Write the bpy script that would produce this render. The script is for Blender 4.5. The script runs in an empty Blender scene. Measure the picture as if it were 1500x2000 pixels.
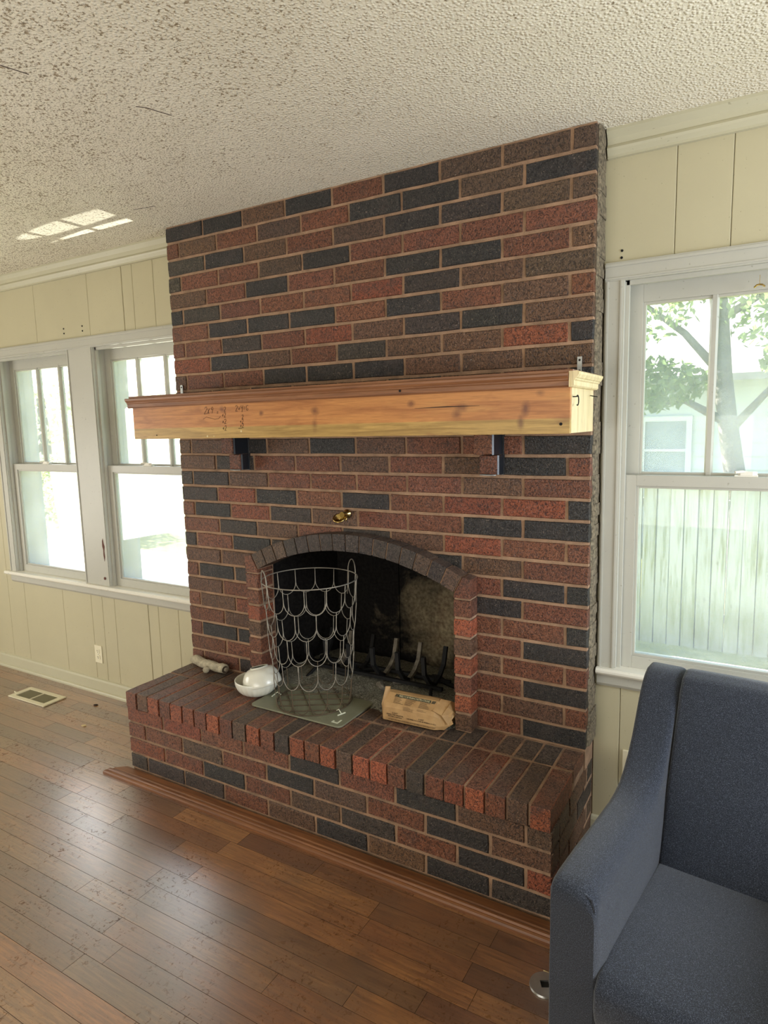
import bpy, bmesh, math, random
from mathutils import Vector, Matrix, noise
scene = bpy.context.scene
col = scene.collection
random.seed(7)
PI = math.pi

# ------------------------------------------------------------------ camera
CAM = Vector((0.5585, -2.4212, 1.6954))
Rv = Vector((0.8616, 0.5070, -0.0235)); Uv = Vector((-0.0477, 0.1271, 0.9907)); Fv = Vector((-0.5053, 0.8525, -0.1337))
cam = bpy.data.cameras.new('camera'); cam_o = bpy.data.objects.new('camera', cam); col.objects.link(cam_o)
cam_o.matrix_world = Matrix(((Rv.x, Uv.x, -Fv.x, CAM.x), (Rv.y, Uv.y, -Fv.y, CAM.y), (Rv.z, Uv.z, -Fv.z, CAM.z), (0, 0, 0, 1)))
cam.sensor_fit = 'VERTICAL'; cam.sensor_height = 36.0; cam.lens = 1273.75 / 2000 * 36.0
cam.clip_start = 0.02; cam.clip_end = 200
scene.camera = cam_o
scene.view_settings.view_transform = 'Standard'; scene.view_settings.look = 'None'
scene.view_settings.gamma = 1.0; scene.view_settings.use_curve_mapping = False
scene.view_settings.exposure = 0.0

# ------------------------------------------------------------------ world, sun, daylight
SKY = 1.05
w = bpy.data.worlds.new('world'); scene.world = w; w.use_nodes = True
nt = w.node_tree; nt.nodes.clear()
wo = nt.nodes.new('ShaderNodeOutputWorld'); bg = nt.nodes.new('ShaderNodeBackground')
SUN_TO = Vector((-0.85, 0.17, 0.62)).normalized()
sky = nt.nodes.new('ShaderNodeTexSky'); sky.sky_type = 'NISHITA'; sky.sun_disc = False
sky.sun_elevation = math.asin(SUN_TO.z); sky.sun_rotation = math.atan2(SUN_TO.x, SUN_TO.y)
sky.air_density = 1.0; sky.dust_density = 2.2; sky.ozone_density = 1.0; sky.altitude = 200
nt.links.new(sky.outputs[0], bg.inputs['Color']); bg.inputs['Strength'].default_value = SKY
nt.links.new(bg.outputs[0], wo.inputs['Surface'])

def light(name, kind, energy, loc, direction, color=(1, 1, 1), **kw):
    d = bpy.data.lights.new(name, kind); d.energy = energy; d.color = color
    for k, v in kw.items(): setattr(d, k, v)
    o = bpy.data.objects.new(name, d); col.objects.link(o); o.location = loc
    o.rotation_euler = Vector(direction).to_track_quat('-Z', 'Y').to_euler()
    return o
light('sun', 'SUN', 52.0, (-20, 6, 14), -SUN_TO, (1.0, 0.96, 0.88), angle=0.01)
# right: daylight of an unseen window; left, rear: lamps added to brighten the room
light('daylight_right_window', 'AREA', 125, (2.52, -0.95, 1.45), (-1, -0.02, -0.25), (0.82, 0.90, 1.0), shape='RECTANGLE', size=1.7, size_y=1.4)
light('added_fill_left', 'AREA', 72, (-5.30, -1.9, 1.3), (1, 0.1, 0.15), (1.0, 0.98, 0.92), shape='RECTANGLE', size=1.8, size_y=1.5)
light('added_fill_rear', 'AREA', 84, (-0.9, -4.72, 1.3), (0, 1, 0.2), (1.0, 0.97, 0.90), shape='RECTANGLE', size=2.6, size_y=1.5)
# sun glint thrown up through the window by something shiny on the ground outside
for gy, ge in ((1.60, 2600), (1.95, 2000)):
    gp = Vector((-2.35, gy, -0.62)); gt = Vector((-2.42, -0.15 - (gy - 1.60) * 0.45, 2.70))
    g = light('glint_of_sun', 'SPOT', ge, gp, gt - gp, (1, 0.98, 0.93), spot_size=0.25, spot_blend=0.25, shadow_soft_size=0.004)
    g.scale = (1.0, 0.11, 1.0)

# ------------------------------------------------------------------ helpers
def s2l(c):
    return tuple(((v / 255) / 12.92 if v <= 10 else ((v / 255 + 0.055) / 1.055) ** 2.4) for v in c)
def rgba(c): return tuple(s2l(c)) + (1.0,)

class NT:
    """small node-tree writer"""
    def __init__(s, name):
        s.m = bpy.data.materials.new(name); s.m.use_nodes = True
        s.t = s.m.node_tree; s.t.nodes.clear()
        s.out = s.t.nodes.new('ShaderNodeOutputMaterial')
    def n(s, kind, **kw):
        nd = s.t.nodes.new('ShaderNode' + kind)
        for k, v in kw.items():
            if k in nd.inputs.keys(): s.put(nd.inputs[k], v)
            else: setattr(nd, k, v)
        return nd
    def put(s, sock, v):
        if hasattr(v, 'outputs'): v = v.outputs[0]
        if hasattr(v, 'is_output'): s.t.links.new(v, sock)
        else: sock.default_value = v
    def pos(s, scale=(1, 1, 1), obj=False):
        if obj: src = s.n('TexCoord').outputs['Object']
        else: src = s.n('NewGeometry').outputs['Position']
        mp = s.n('Mapping'); s.put(mp.inputs['Vector'], src); mp.inputs['Scale'].default_value = scale
        return mp.outputs[0]
    def noise(s, vec, scale, detail=3, rough=0.55, dist=0.0):
        nd = s.n('TexNoise'); s.put(nd.inputs['Vector'], vec); nd.inputs['Scale'].default_value = scale
        nd.inputs['Detail'].default_value = detail; nd.inputs['Roughness'].default_value = rough; nd.inputs['Distortion'].default_value = dist
        return nd.outputs[0]
    def voro(s, vec, scale, feature='F1', rnd=1.0):
        nd = s.n('TexVoronoi'); nd.feature = feature; s.put(nd.inputs['Vector'], vec); nd.inputs['Scale'].default_value = scale
        nd.inputs['Randomness'].default_value = rnd
        return nd.outputs['Distance']
    def ramp(s, fac, stops):
        nd = s.n('ValToRGB'); s.put(nd.inputs[0], fac); cr = nd.color_ramp
        while len(cr.elements) < len(stops): cr.elements.new(0.5)
        for e, (p, c) in zip(cr.elements, stops):
            e.position = p
            e.color = c if len(c) == 4 else tuple(c) + (1.0,)
        return nd.outputs[0]
    def fr(s, fac, a, b):
        nd = s.n('MapRange'); s.put(nd.inputs[0], fac); nd.inputs[1].default_value = a; nd.inputs[2].default_value = b
        return nd.outputs[0]
    def mix(s, fac, a, b, mode='MIX'):
        nd = s.n('Mix'); nd.data_type = 'RGBA'; nd.blend_type = mode
        s.put(nd.inputs[0], fac); s.put(nd.inputs[6], a); s.put(nd.inputs[7], b)
        return nd.outputs[2]
    def math(s, op, a, b=0.0):
        nd = s.n('Math'); nd.operation = op; s.put(nd.inputs[0], a); s.put(nd.inputs[1], b)
        return nd.outputs[0]
    def bump(s, h, strength, dist, normal=None):
        nd = s.n('Bump'); s.put(nd.inputs['Height'], h); nd.inputs['Strength'].default_value = strength; nd.inputs['Distance'].default_value = dist
        if normal is not None: s.put(nd.inputs['Normal'], normal)
        return nd.outputs[0]
    def done(s, base, rough=0.6, bump=None, metal=0.0, spec=0.5, **kw):
        b = s.n('BsdfPrincipled'); s.put(b.inputs['Base Color'], base); s.put(b.inputs['Roughness'], rough)
        b.inputs['Metallic'].default_value = metal; b.inputs['Specular IOR Level'].default_value = spec
        if bump is not None: s.put(b.inputs['Normal'], bump)
        for k, v in kw.items(): s.put(b.inputs[k], v)
        s.put(s.out.inputs['Surface'], b.outputs[0]); return s.m

M = {}
def simple(name, c, rough=0.6, metal=0.0, spec=0.5, var=0.0, vs=8.0, bs=0.0, bscale=60, bd=0.002):
    t = NT(name); base = rgba(c)
    if var:
        f = t.noise(t.pos(), vs, 4)
        lo = tuple(v * (1 - var) for v in base[:3]) + (1,); hi = tuple(min(1, v * (1 + var)) for v in base[:3]) + (1,)
        base = t.ramp(f, [(0.3, lo), (0.7, hi)])
    bn = None
    if bs: bn = t.bump(t.noise(t.pos(), bscale, 4), bs, bd)
    M[name] = t.done(base, rough, bn, metal, spec); return M[name]

# --- materials
def brick_material(name, sat=1.0):
    t = NT(name)
    oc = t.n('ObjectInfo').outputs['Color']
    p = t.pos()
    worm = t.noise(t.pos((1.0, 1.0, 0.75)), 150, 3, 0.6, 1.2); big0 = t.noise(p, 7, 3)
    big = t.noise(p, 9, 4, 0.6)
    dark = t.mix(1.0, oc, (0.22, 0.21, 0.22, 1), 'MULTIPLY')
    c = t.mix(t.fr(worm, 0.40, 0.54), dark, oc)
    sn = t.n('SeparateXYZ'); t.put(sn.inputs[0], t.n('NewGeometry').outputs['True Normal'])
    grime = t.math('MULTIPLY', t.fr(sn.outputs['Z'], 0.8, 0.95), t.fr(big0, 0.15, 0.6))
    c = t.mix(t.math('MULTIPLY', grime, 0.75), c, t.mix(t.fr(worm, 0.40, 0.56), rgba((44, 38, 35)), rgba((116, 100, 88))))
    tint = t.mix(t.fr(big, 0.52, 0.72), c, t.mix(0.5, c, rgba((70, 58, 52))))
    sparkle = t.noise(p, 260, 2, 0.5)  # pale specks paint the sparkle of light on the rough face
    sparkle_mask = t.math('MULTIPLY', t.fr(sparkle, 0.60, 0.70), t.fr(worm, 0.5, 0.65))
    c2 = t.mix(t.math('MULTIPLY', sparkle_mask, 0.6), tint, rgba((196, 172, 150)))
    paint = t.math('MULTIPLY', t.fr(t.voro(p, 45), 0.09, 0.06), t.fr(t.noise(p, 5, 2), 0.62, 0.68))
    c3 = t.mix(t.math('MULTIPLY', paint, 0.8), c2, rgba((205, 196, 180)))
    bn = t.bump(worm, 0.95, 0.006)
    rgh = t.math('ADD', t.math('MULTIPLY', t.noise(p, 30, 2), 0.2), 0.36)
    M[name] = t.done(c3, rgh, bn, 0.0, 0.42)
brick_material('brick')
def mortar_material(name, c1, c2, sc=14):
    t = NT(name); p = t.pos()
    c = t.mix(t.fr(t.noise(p, sc, 5), 0.35, 0.7), rgba(c1), rgba(c2))
    c = t.mix(t.math('MULTIPLY', t.fr(t.noise(p, 260, 3), 0.55, 0.7), 0.35), c, rgba((80, 66, 56)))
    M[name] = t.done(c, 0.9, t.bump(t.noise(p, 220, 4), 0.6, 0.003), spec=0.2)
mortar_material('mortar', (170, 138, 112), (132, 108, 88))
mortar_material('hearth_mortar', (164, 132, 106), (118, 98, 82))
def soot():
    t = NT('sooty_concrete'); p = t.pos()
    sx = t.n('SeparateXYZ'); t.put(sx.inputs[0], p)
    blot = t.noise(p, 5.0, 5, 0.62, 0.6)
    # clean patch burnt off the back wall, to the right and low down
    dx = t.math('MULTIPLY', t.math('ADD', sx.outputs['X'], 0.80), 1.0)
    dz = t.math('MULTIPLY', t.math('ADD', sx.outputs['Z'], -0.66), 1.25)
    d = t.math('SQRT', t.math('ADD', t.math('MULTIPLY', dx, dx), t.math('MULTIPLY', dz, dz)))
    d2 = t.math('ADD', d, t.math('MULTIPLY', blot, 0.85))
    clean = t.fr(d2, 0.80, 0.44)
    grain = t.noise(p, 60, 5)
    tan = t.ramp(grain, [(0.3, rgba((98, 86, 68))), (0.7, rgba((150, 138, 112)))])
    sootc = t.ramp(grain, [(0.35, rgba((20, 19, 19))), (0.75, rgba((36, 34, 32)))])
    c = t.mix(clean, sootc, tan)
    red = t.math('MULTIPLY', t.fr(t.noise(p, 4, 3), 0.5, 0.65), t.math('MULTIPLY', clean, 0.35))
    c = t.mix(red, c, rgba((92, 62, 48)))
    M['sooty_concrete'] = t.done(c, 0.95, t.bump(grain, 0.5, 0.006), spec=0.1)
soot()
def ash():
    t = NT('ash'); p = t.pos()
    c = t.ramp(t.noise(p, 7, 5, 0.6), [(0.3, rgba((96, 94, 84))), (0.7, rgba((134, 132, 118)))])
    sp = t.noise(p, 130, 4)
    c = t.mix(t.math('MULTIPLY', t.fr(sp, 0.55, 0.68), 0.65), c, rgba((188, 184, 172)))
    c = t.mix(t.math('MULTIPLY', t.fr(t.noise(p, 90, 3), 0.57, 0.66), 0.7), c, rgba((40, 40, 38)))
    M['ash'] = t.done(c, 0.95, t.bump(sp, 0.9, 0.008), spec=0.1)
ash()
def paint_mat(name, c, grime=0.25, rough=0.42, bs=0.12):
    t = NT(name); p = t.pos()
    b = rgba(c); lo = tuple(v * (1 - grime) for v in b[:3]) + (1,)
    cc = t.ramp(t.noise(p, 2.2, 5, 0.6), [(0.3, lo), (0.65, b)])
    cc = t.mix(t.math('MULTIPLY', t.fr(t.noise(p, 70, 3), 0.68, 0.74), 0.45), cc, rgba((110, 100, 80)))
    M[name] = t.done(cc, rough, t.bump(t.noise(p, 35, 4), bs, 0.002), spec=0.4)
paint_mat('cream_wall', (192, 184, 153), 0.07)
paint_mat('white_trim', (186, 184, 172), 0.08)
paint_mat('cream_trim', (192, 187, 160), 0.07)
paint_mat('dingy_white', (232, 228, 214), 0.08)
def ceiling_mat():
    t = NT('popcorn_ceiling'); p = t.pos()
    sp = t.voro(p, 95); sp2 = t.noise(p, 120, 4, 0.6); lg = t.noise(p, 1.3, 3)
    sx = t.n('SeparateXYZ'); t.put(sx.inputs[0], p)
    base = t.ramp(lg, [(0.3, rgba((224, 216, 194))), (0.7, rgba((236, 229, 209)))])
    # brown specks left where lumps fell off, thicker to the left and towards the camera
    g = t.math('ADD', t.math('MULTIPLY', sx.outputs['X'], -0.16), t.math('MULTIPLY', sx.outputs['Y'], -0.24))
    g = t.math('ADD', g, t.math('MULTIPLY', t.noise(p, 3.0, 3), 0.6))
    amt = t.fr(g, 0.15, 0.85)
    n = t.noise(p, 105, 3, 0.6)
    thr = t.math('ADD', 0.72, t.math('MULTIPLY', amt, -0.15))
    spk = t.fr(t.math('SUBTRACT', n, thr), -0.03, 0.03)
    c = t.mix(t.math('MULTIPLY', spk, 0.8), base, rgba((128, 106, 70)))
    h = t.math('ADD', t.math('MULTIPLY', t.fr(sp, 0.55, 0.05), 0.7), t.math('MULTIPLY', sp2, 0.6))
    M['popcorn_ceiling'] = t.done(c, 0.95, t.bump(h, 0.75, 0.008), spec=0.15)
ceiling_mat()
def floor_mat():
    t = NT('worn_oak'); oc = t.n('ObjectInfo').outputs['Color']; p = t.pos()
    grain = t.noise(t.pos((2.2, 40, 1)), 3.0, 5, 0.62, 0.5)
    fine = t.noise(t.pos((8, 170, 1)), 3.0, 3)
    wear = t.noise(p, 2.6, 5, 0.62, 0.3)
    c = t.mix(t.fr(grain, 0.38, 0.66), t.mix(1.0, oc, (0.50, 0.44, 0.40, 1), 'MULTIPLY'), oc)
    c = t.mix(t.math('MULTIPLY', t.fr(fine, 0.52, 0.66), 0.5), c, rgba((58, 36, 20)))
    c = t.mix(t.math('MULTIPLY', t.fr(wear, 0.53, 0.68), 0.55), c, rgba((92, 70, 50)))
    stain = t.fr(t.noise(p, 6.5, 5, 0.7), 0.62, 0.74)
    c = t.mix(t.math('MULTIPLY', stain, 0.55), c, rgba((40, 30, 24)))
    scr = t.fr(t.noise(t.pos((10, 60, 1)), 9.0, 5, 0.75, 1.5), 0.63, 0.67)
    c = t.mix(t.math('MULTIPLY', scr, 0.55), c, rgba((36, 28, 22)))
    rgh = t.math('ADD', t.math('ADD', 0.36, t.math('MULTIPLY', t.noise(p, 8, 4), 0.16)), t.math('MULTIPLY', scr, 0.3))
    pit = t.fr(t.noise(p, 55, 4, 0.7, 1.0), 0.56, 0.64); pit = t.math('MULTIPLY', pit, t.fr(t.noise(p, 4, 3), 0.42, 0.6))
    cw = t.math('MULTIPLY', t.math('SUBTRACT', 1.0, t.math('MULTIPLY', scr, 0.9)), t.math('SUBTRACT', 1.0, t.math('MULTIPLY', pit, 0.85)))
    c = t.mix(t.math('MULTIPLY', pit, 0.4), c, rgba((48, 36, 28)))
    h = t.math('ADD', t.math('MULTIPLY', grain, 0.5), t.math('MULTIPLY', scr, -0.6))
    h = t.math('ADD', h, t.math('MULTIPLY', t.noise(p, 18, 3), 0.5))
    M['worn_oak'] = t.done(c, rgh, t.bump(h, 0.35, 0.003), spec=0.6, **{'Coat Weight': cw, 'Coat Roughness': 0.28, 'Coat IOR': 2.8})
floor_mat()
def pine(name, ca, cb, knots=True, band=None, axis=0, rough=0.42):
    t = NT(name); sc = [22, 22, 22]; sc[axis] = 1.2
    p = t.pos(); g = t.noise(t.pos(tuple(sc)), 2.2, 5, 0.6, 0.9)
    c = t.ramp(g, [(0.32, rgba(ca)), (0.62, rgba(cb))])
    if band:
        sx = t.n('SeparateXYZ'); t.put(sx.inputs[0], p)
        z = t.math('ADD', sx.outputs['Z'], t.math('MULTIPLY', t.noise(p, 1.5, 2), 0.004))
        pale = t.ramp(g, [(0.32, rgba((150, 118, 62))), (0.62, rgba((196, 160, 92)))])
        c = t.mix(t.fr(z, band + 0.002, band - 0.002), c, pale)
        blue = t.fr(t.noise(t.pos((1.2, 1, 9)), 2.0, 3), 0.57, 0.72)
        c = t.mix(t.math('MULTIPLY', blue, 0.55), c, rgba((206, 158, 92)))
        wob = t.math('MULTIPLY', t.math('SUBTRACT', t.noise(p, 26, 3), 0.5), 1.3)
        for kx, kz, rx, rz, am in KNOTS:
            ax = t.math('MULTIPLY', t.math('SUBTRACT', sx.outputs['X'], kx), 1 / rx); az = t.math('MULTIPLY', t.math('SUBTRACT', sx.outputs['Z'], kz), 1 / rz)
            d = t.math('SQRT', t.math('ADD', t.math('MULTIPLY', ax, ax), t.math('MULTIPLY', az, az)))
            c = t.mix(t.math('MULTIPLY', t.fr(t.math('ADD', d, wob), 1.3, 0.25), am), c, rgba((98, 56, 40)))
        red = t.fr(t.noise(t.pos((2.0, 1, 5.5)), 2.6, 3), 0.60, 0.70)
        c = t.mix(t.math('MULTIPLY', red, 0.4), c, rgba((124, 66, 40)))
    fine = t.noise(t.pos(tuple(v * 4 for v in sc)), 3, 3)
    c = t.mix(t.math('MULTIPLY', t.fr(fine, 0.5, 0.7), 0.25), c, rgba((84, 52, 30)))
    M[name] = t.done(c, rough, t.bump(g, 0.15, 0.002), spec=0.45)
KNOTS = [(-0.995, 1.752, 0.020, 0.016, 0.75), (-0.997, 1.700, 0.014, 0.026, 0.5), (-0.563, 1.765, 0.016, 0.012, 0.7), (-0.365, 1.745, 0.022, 0.012, 0.6), (-0.385, 1.722, 0.018, 0.016, 0.6), (-0.140, 1.735, 0.014, 0.026, 0.8), (-0.155, 1.690, 0.012, 0.028, 0.7), (-1.27, 1.752, 0.012, 0.010, 0.75), (-1.49, 1.775, 0.016, 0.014, 0.6), (-0.09, 1.782, 0.014, 0.010, 0.5)]
pine('mantel_pine', (164, 104, 58), (200, 138, 78), band=1.702)
pine('mantel_moulding', (116, 74, 48), (150, 102, 68))
pine('pale_pine', (206, 184, 132), (232, 214, 168), axis=2)
pine('trim_wood', (92, 56, 34), (130, 84, 50))
def fabric():
    t = NT('blue_grey_tweed'); p = t.pos(obj=True)
    n1 = t.noise(t.pos((1, 1, 3), obj=True), 420, 2, 0.7); n2 = t.noise(t.pos((3, 3, 1), obj=True), 300, 2, 0.7)
    f = t.math('ADD', t.math('MULTIPLY', n1, 0.5), t.math('MULTIPLY', n2, 0.5))
    c = t.ramp(f, [(0.38, rgba((20, 23, 29))), (0.53, rgba((43, 48, 59))), (0.70, rgba((120, 127, 144)))])
    M['blue_grey_tweed'] = t.done(c, 0.9, t.bump(f, 0.55, 0.003), spec=0.2, **{'Sheen Weight': 0.25, 'Sheen Roughness': 0.5})
fabric()
def glass(name, haze):
    t = NT(name)
    tr = t.n('BsdfTransparent'); tr.inputs[0].default_value = (0.95, 0.97, 0.96, 1)
    tl = t.n('BsdfTranslucent'); tl.inputs[0].default_value = (0.92, 0.95, 0.93, 1)
    gl = t.n('BsdfGlossy'); gl.inputs['Roughness'].default_value = 0.02
    p = t.pos(); smear = t.fr(t.noise(p, 5, 5, 0.65), 0.3, 0.75)
    m1 = t.n('MixShader'); t.put(m1.inputs[0], t.math('ADD', haze * 0.6, t.math('MULTIPLY', smear, haze * 0.8)))
    t.put(m1.inputs[1], tr); t.put(m1.inputs[2], tl)
    lw = t.n('LayerWeight'); lw.inputs['Blend'].default_value = 0.25
    m2 = t.n('MixShader'); t.put(m2.inputs[0], t.math('MULTIPLY', lw.outputs['Fresnel'], 0.5)); t.put(m2.inputs[1], m1); t.put(m2.inputs[2], gl)
    t.put(t.out.inputs['Surface'], m2); M[name] = t.m
glass('dusty_glass', 0.16)
def foliage(name, a, b):
    t = NT(name); c = t.ramp(t.noise(t.pos(), 3, 4), [(0.3, rgba(a)), (0.7, rgba(b))])
    d = t.n('BsdfDiffuse'); t.put(d.inputs[0], c); tl = t.n('BsdfTranslucent'); t.put(tl.inputs[0], c)
    m = t.n('MixShader'); m.inputs[0].default_value = 0.6; t.put(m.inputs[1], d); t.put(m.inputs[2], tl)
    t.put(t.out.inputs['Surface'], m); M[name] = t.m
foliage('leaf_green', (150, 172, 108), (196, 208, 156))
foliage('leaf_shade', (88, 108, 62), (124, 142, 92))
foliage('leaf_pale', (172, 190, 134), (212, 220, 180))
def grass_mat():
    t = NT('lawn'); p = t.pos()
    sx = t.n('SeparateXYZ'); t.put(sx.inputs[0], p)
    gcol = t.ramp(t.noise(p, 6, 6, 0.7), [(0.3, rgba((96, 104, 62))), (0.6, rgba((136, 140, 92))), (0.75, rgba((150, 136, 106)))])
    M['lawn'] = t.done(gcol, 0.95, t.bump(t.noise(p, 40, 5), 0.8, 0.03), spec=0.1)
grass_mat()
def fence_mat():
    t = NT('weathered_white_paint'); p = t.pos(); oc = t.n('ObjectInfo').outputs['Color']
    streak = t.noise(t.pos((14, 14, 0.9)), 1.6, 5, 0.65)
    sx = t.n('SeparateXYZ'); t.put(sx.inputs[0], p)
    c = t.mix(t.fr(streak, 0.48, 0.66), oc, rgba((118, 120, 78)))
    low = t.math('ADD', sx.outputs['Z'], t.math('MULTIPLY', t.noise(t.pos((4, 1, 1)), 1.5, 3), 0.5))
    c = t.mix(t.math('MULTIPLY', t.fr(low, 0.25, -0.15), 0.6), c, rgba((112, 114, 84)))
    kn = t.fr(t.voro(t.pos((7.2, 1, 3.4)), 1.0), 0.10, 0.06)
    c = t.mix(t.math('MULTIPLY', kn, 0.5), c, rgba((96, 88, 66)))
    M['weathered_white_paint'] = t.done(c, 0.85, t.bump(streak, 0.3, 0.004), spec=0.2)
fence_mat()
simple('bark', (92, 88, 84), 0.95, var=0.25, vs=9, bs=0.8, bscale=14, bd=0.03, spec=0.1)
simple('dark_gap_wood', (58, 54, 46), 0.95)
simple('siding_paint', (172, 178, 178), 0.8, var=0.04, vs=2)
simple('concrete', (214, 210, 202), 0.9, var=0.08, vs=2)
simple('roof_shingle', (130, 126, 122), 0.9, var=0.15)
simple('dark_glass', (120, 130, 138), 0.2)
simple('iron', (24, 24, 25), 0.75, var=0.35, vs=30, bs=0.4, bscale=90, spec=0.3)
simple('ashy_iron', (118, 112, 102), 0.95, var=0.5, vs=40, bs=0.6, bscale=70, spec=0.1)
simple('wire', (146, 140, 128), 0.5, metal=0.5, var=0.3, vs=16)
simple('rusty_wire', (92, 78, 60), 0.7, metal=0.3, var=0.3, vs=20)
simple('board_plastic', (128, 128, 106), 0.5, var=0.12, vs=12)
simple('pale_plastic', (212, 214, 190), 0.5)
simple('porcelain', (226, 224, 210), 0.22, spec=0.55, var=0.03)
simple('plaster_pipe', (176, 166, 142), 0.95, var=0.3, vs=45, bs=1.0, bscale=120, bd=0.006)
simple('pipe_inside', (70, 58, 46), 0.95)
def kraft():
    t = NT('kraft_paper'); p = t.pos(obj=True)
    c = t.ramp(t.noise(p, 14, 4), [(0.3, rgba((164, 128, 84))), (0.7, rgba((190, 154, 106)))])
    M['kraft_paper'] = t.done(c, 0.6, t.bump(t.noise(p, 22, 4, 0.6), 0.45, 0.008), spec=0.35)
kraft()
simple('print_green', (28, 44, 34), 0.7); simple('print_dark', (62, 48, 34), 0.8); simple('print_cream', (214, 196, 150), 0.8)
simple('brass', (196, 168, 104), 0.25, metal=1.0, var=0.1)
simple('galvanised', (176, 178, 176), 0.45, metal=0.8, var=0.15, vs=40)
simple('shaded_tar', (22, 25, 31), 0.35, var=0.2, vs=30, bs=0.3, bscale=60)
simple('hole_black', (16, 14, 12), 0.9)
simple('pencil', (66, 44, 34), 0.85)
simple('outlet_plastic', (226, 218, 188), 0.35)
simple('register_paint', (216, 208, 178), 0.45, var=0.06)
simple('louvre_paint', (150, 144, 116), 0.5); simple('vent_dark', (40, 36, 30), 0.9)
simple('steel', (196, 196, 192), 0.3, metal=0.9, var=0.1, vs=30)
simple('paint_peel', (98, 62, 52), 0.9)
simple('tape_black', (40, 40, 44), 0.7)
simple('cement_smear', (112, 101, 82), 0.95, var=0.7, vs=80, bs=1.0, bscale=90, bd=0.006)
simple('flower_pink', (226, 190, 186), 0.9)
simple('black_leg', (26, 24, 22), 0.5)
simple('crevice', (58, 44, 36), 0.9)

# ---- mesh building
class MB:
    def __init__(s): s.v = []; s.f = []; s.mi = []
    def add(s, vs, fs, mi=0):
        b = len(s.v); s.v += [tuple(v) for v in vs]
        s.f += [tuple(b + i for i in f) for f in fs]; s.mi += [mi] * len(fs); return s
    def box(s, x0, x1, y0, y1, z0, z1, mi=0):
        return s.add([(x0, y0, z0), (x1, y0, z0), (x1, y1, z0), (x0, y1, z0), (x0, y0, z1), (x1, y0, z1), (x1, y1, z1), (x0, y1, z1)],
                     [(3, 2, 1, 0), (4, 5, 6, 7), (0, 1, 5, 4), (1, 2, 6, 5), (2, 3, 7, 6), (3, 0, 4, 7)], mi)
    def prism(s, poly, a0, a1, axis, mi=0):
        """poly in the two other axes (cyclic order), swept along axis"""
        def P(u, v, a): return {0: (a, u, v), 1: (u, a, v), 2: (u, v, a)}[axis]
        n = len(poly)
        vs = [P(u, v, a0) for u, v in poly] + [P(u, v, a1) for u, v in poly]
        fs = [tuple(range(n - 1, -1, -1)), tuple(range(n, 2 * n))] + [(i, (i + 1) % n, n + (i + 1) % n, n + i) for i in range(n)]
        return s.add(vs, fs, mi)
    def tube(s, path, r, n=8, closed=False, mi=0, cap=True):
        path = [Vector(p) for p in path]; m = len(path); vs = []; prev = None
        rad = r if callable(r) else (lambda i: r)
        for i, p in enumerate(path):
            a = path[(i - 1) % m] if (closed or i > 0) else p
            b = path[(i + 1) % m] if (closed or i < m - 1) else p
            t = (b - a).normalized()
            if prev is None:
                ref = Vector((0, 0, 1)) if abs(t.z) < 0.9 else Vector((1, 0, 0))
                nx = t.cross(ref).normalized()
            else:
                nx = (prev - t * prev.dot(t)).normalized()
            prev = nx; ny = t.cross(nx)
            for k in range(n):
                an = 2 * PI * k / n; vs.append(p + (nx * math.cos(an) + ny * math.sin(an)) * rad(i))
        fs = []
        for i in range(m if closed else m - 1):
            j = (i + 1) % m
            for k in range(n):
                k2 = (k + 1) % n; fs.append((i * n + k, i * n + k2, j * n + k2, j * n + k))
        if cap and not closed: fs += [tuple(range(n - 1, -1, -1)), tuple(range((m - 1) * n, m * n))]
        return s.add(vs, fs, mi)
    def lathe(s, prof, n=32, mi=0, c=(0, 0, 0), flute=None):
        vs = []
        for j, (r, z) in enumerate(prof):
            for k in range(n):
                a = 2 * PI * k / n; rr = r + (flute(j, k) if flute else 0)
                vs.append((c[0] + rr * math.cos(a), c[1] + rr * math.sin(a), c[2] + z))
        fs = []
        for j in range(len(prof) - 1):
            for k in range(n):
                k2 = (k + 1) % n; fs.append((j * n + k, j * n + k2, (j + 1) * n + k2, (j + 1) * n + k))
        return s.add(vs, fs, mi)
    def mesh(s, name, mats, smooth=False, bevel=0):
        me = bpy.data.meshes.new(name); me.from_pydata(s.v, [], s.f)
        for m in (mats if isinstance(mats, (list, tuple)) else [mats]): me.materials.append(M[m] if isinstance(m, str) else m)
        me.polygons.foreach_set('material_index', s.mi)
        bm = bmesh.new(); bm.from_mesh(me)
        bmesh.ops.recalc_face_normals(bm, faces=bm.faces)
        if bevel:
            bmesh.ops.bevel(bm, geom=list(bm.edges), offset=bevel, segments=2, affect='EDGES', profile=0.6, clamp_overlap=True)
        bm.to_mesh(me); bm.free()
        if smooth:
            me.polygons.foreach_set('use_smooth', [True] * len(me.polygons))
            if smooth == 'auto': me.set_sharp_from_angle(angle=math.radians(35))
        me.update(); return me

def link(name, me, parent=None, loc=None, rot=None, color=None):
    o = bpy.data.objects.new(name, me); col.objects.link(o)
    if parent is not None: o.parent = parent
    if loc is not None: o.location = loc
    if rot is not None: o.rotation_euler = rot
    if color is not None: o.color = color
    return o
def obj(name, mb, mats, parent=None, smooth=False, bevel=0, loc=None, rot=None, color=None, label=None, kind=None):
    o = link(name, mb.mesh(name, mats, smooth, bevel), parent, loc, rot, color)
    if label: o['label'] = label
    if kind: o['kind'] = kind
    return o
def tag(o, label, cat, group=None):
    o['label'] = label; o['category'] = cat
    if group: o['group'] = group
    return o
def thing(name, label, cat, loc=(0, 0, 0), rot=(0, 0, 0), group=None):
    o = bpy.data.objects.new(name, None); col.objects.link(o); o.location = loc; o.rotation_euler = rot
    o.empty_display_size = 0.1
    return tag(o, label, cat, group)
def struct(o): o['kind'] = 'structure'; return o

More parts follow.
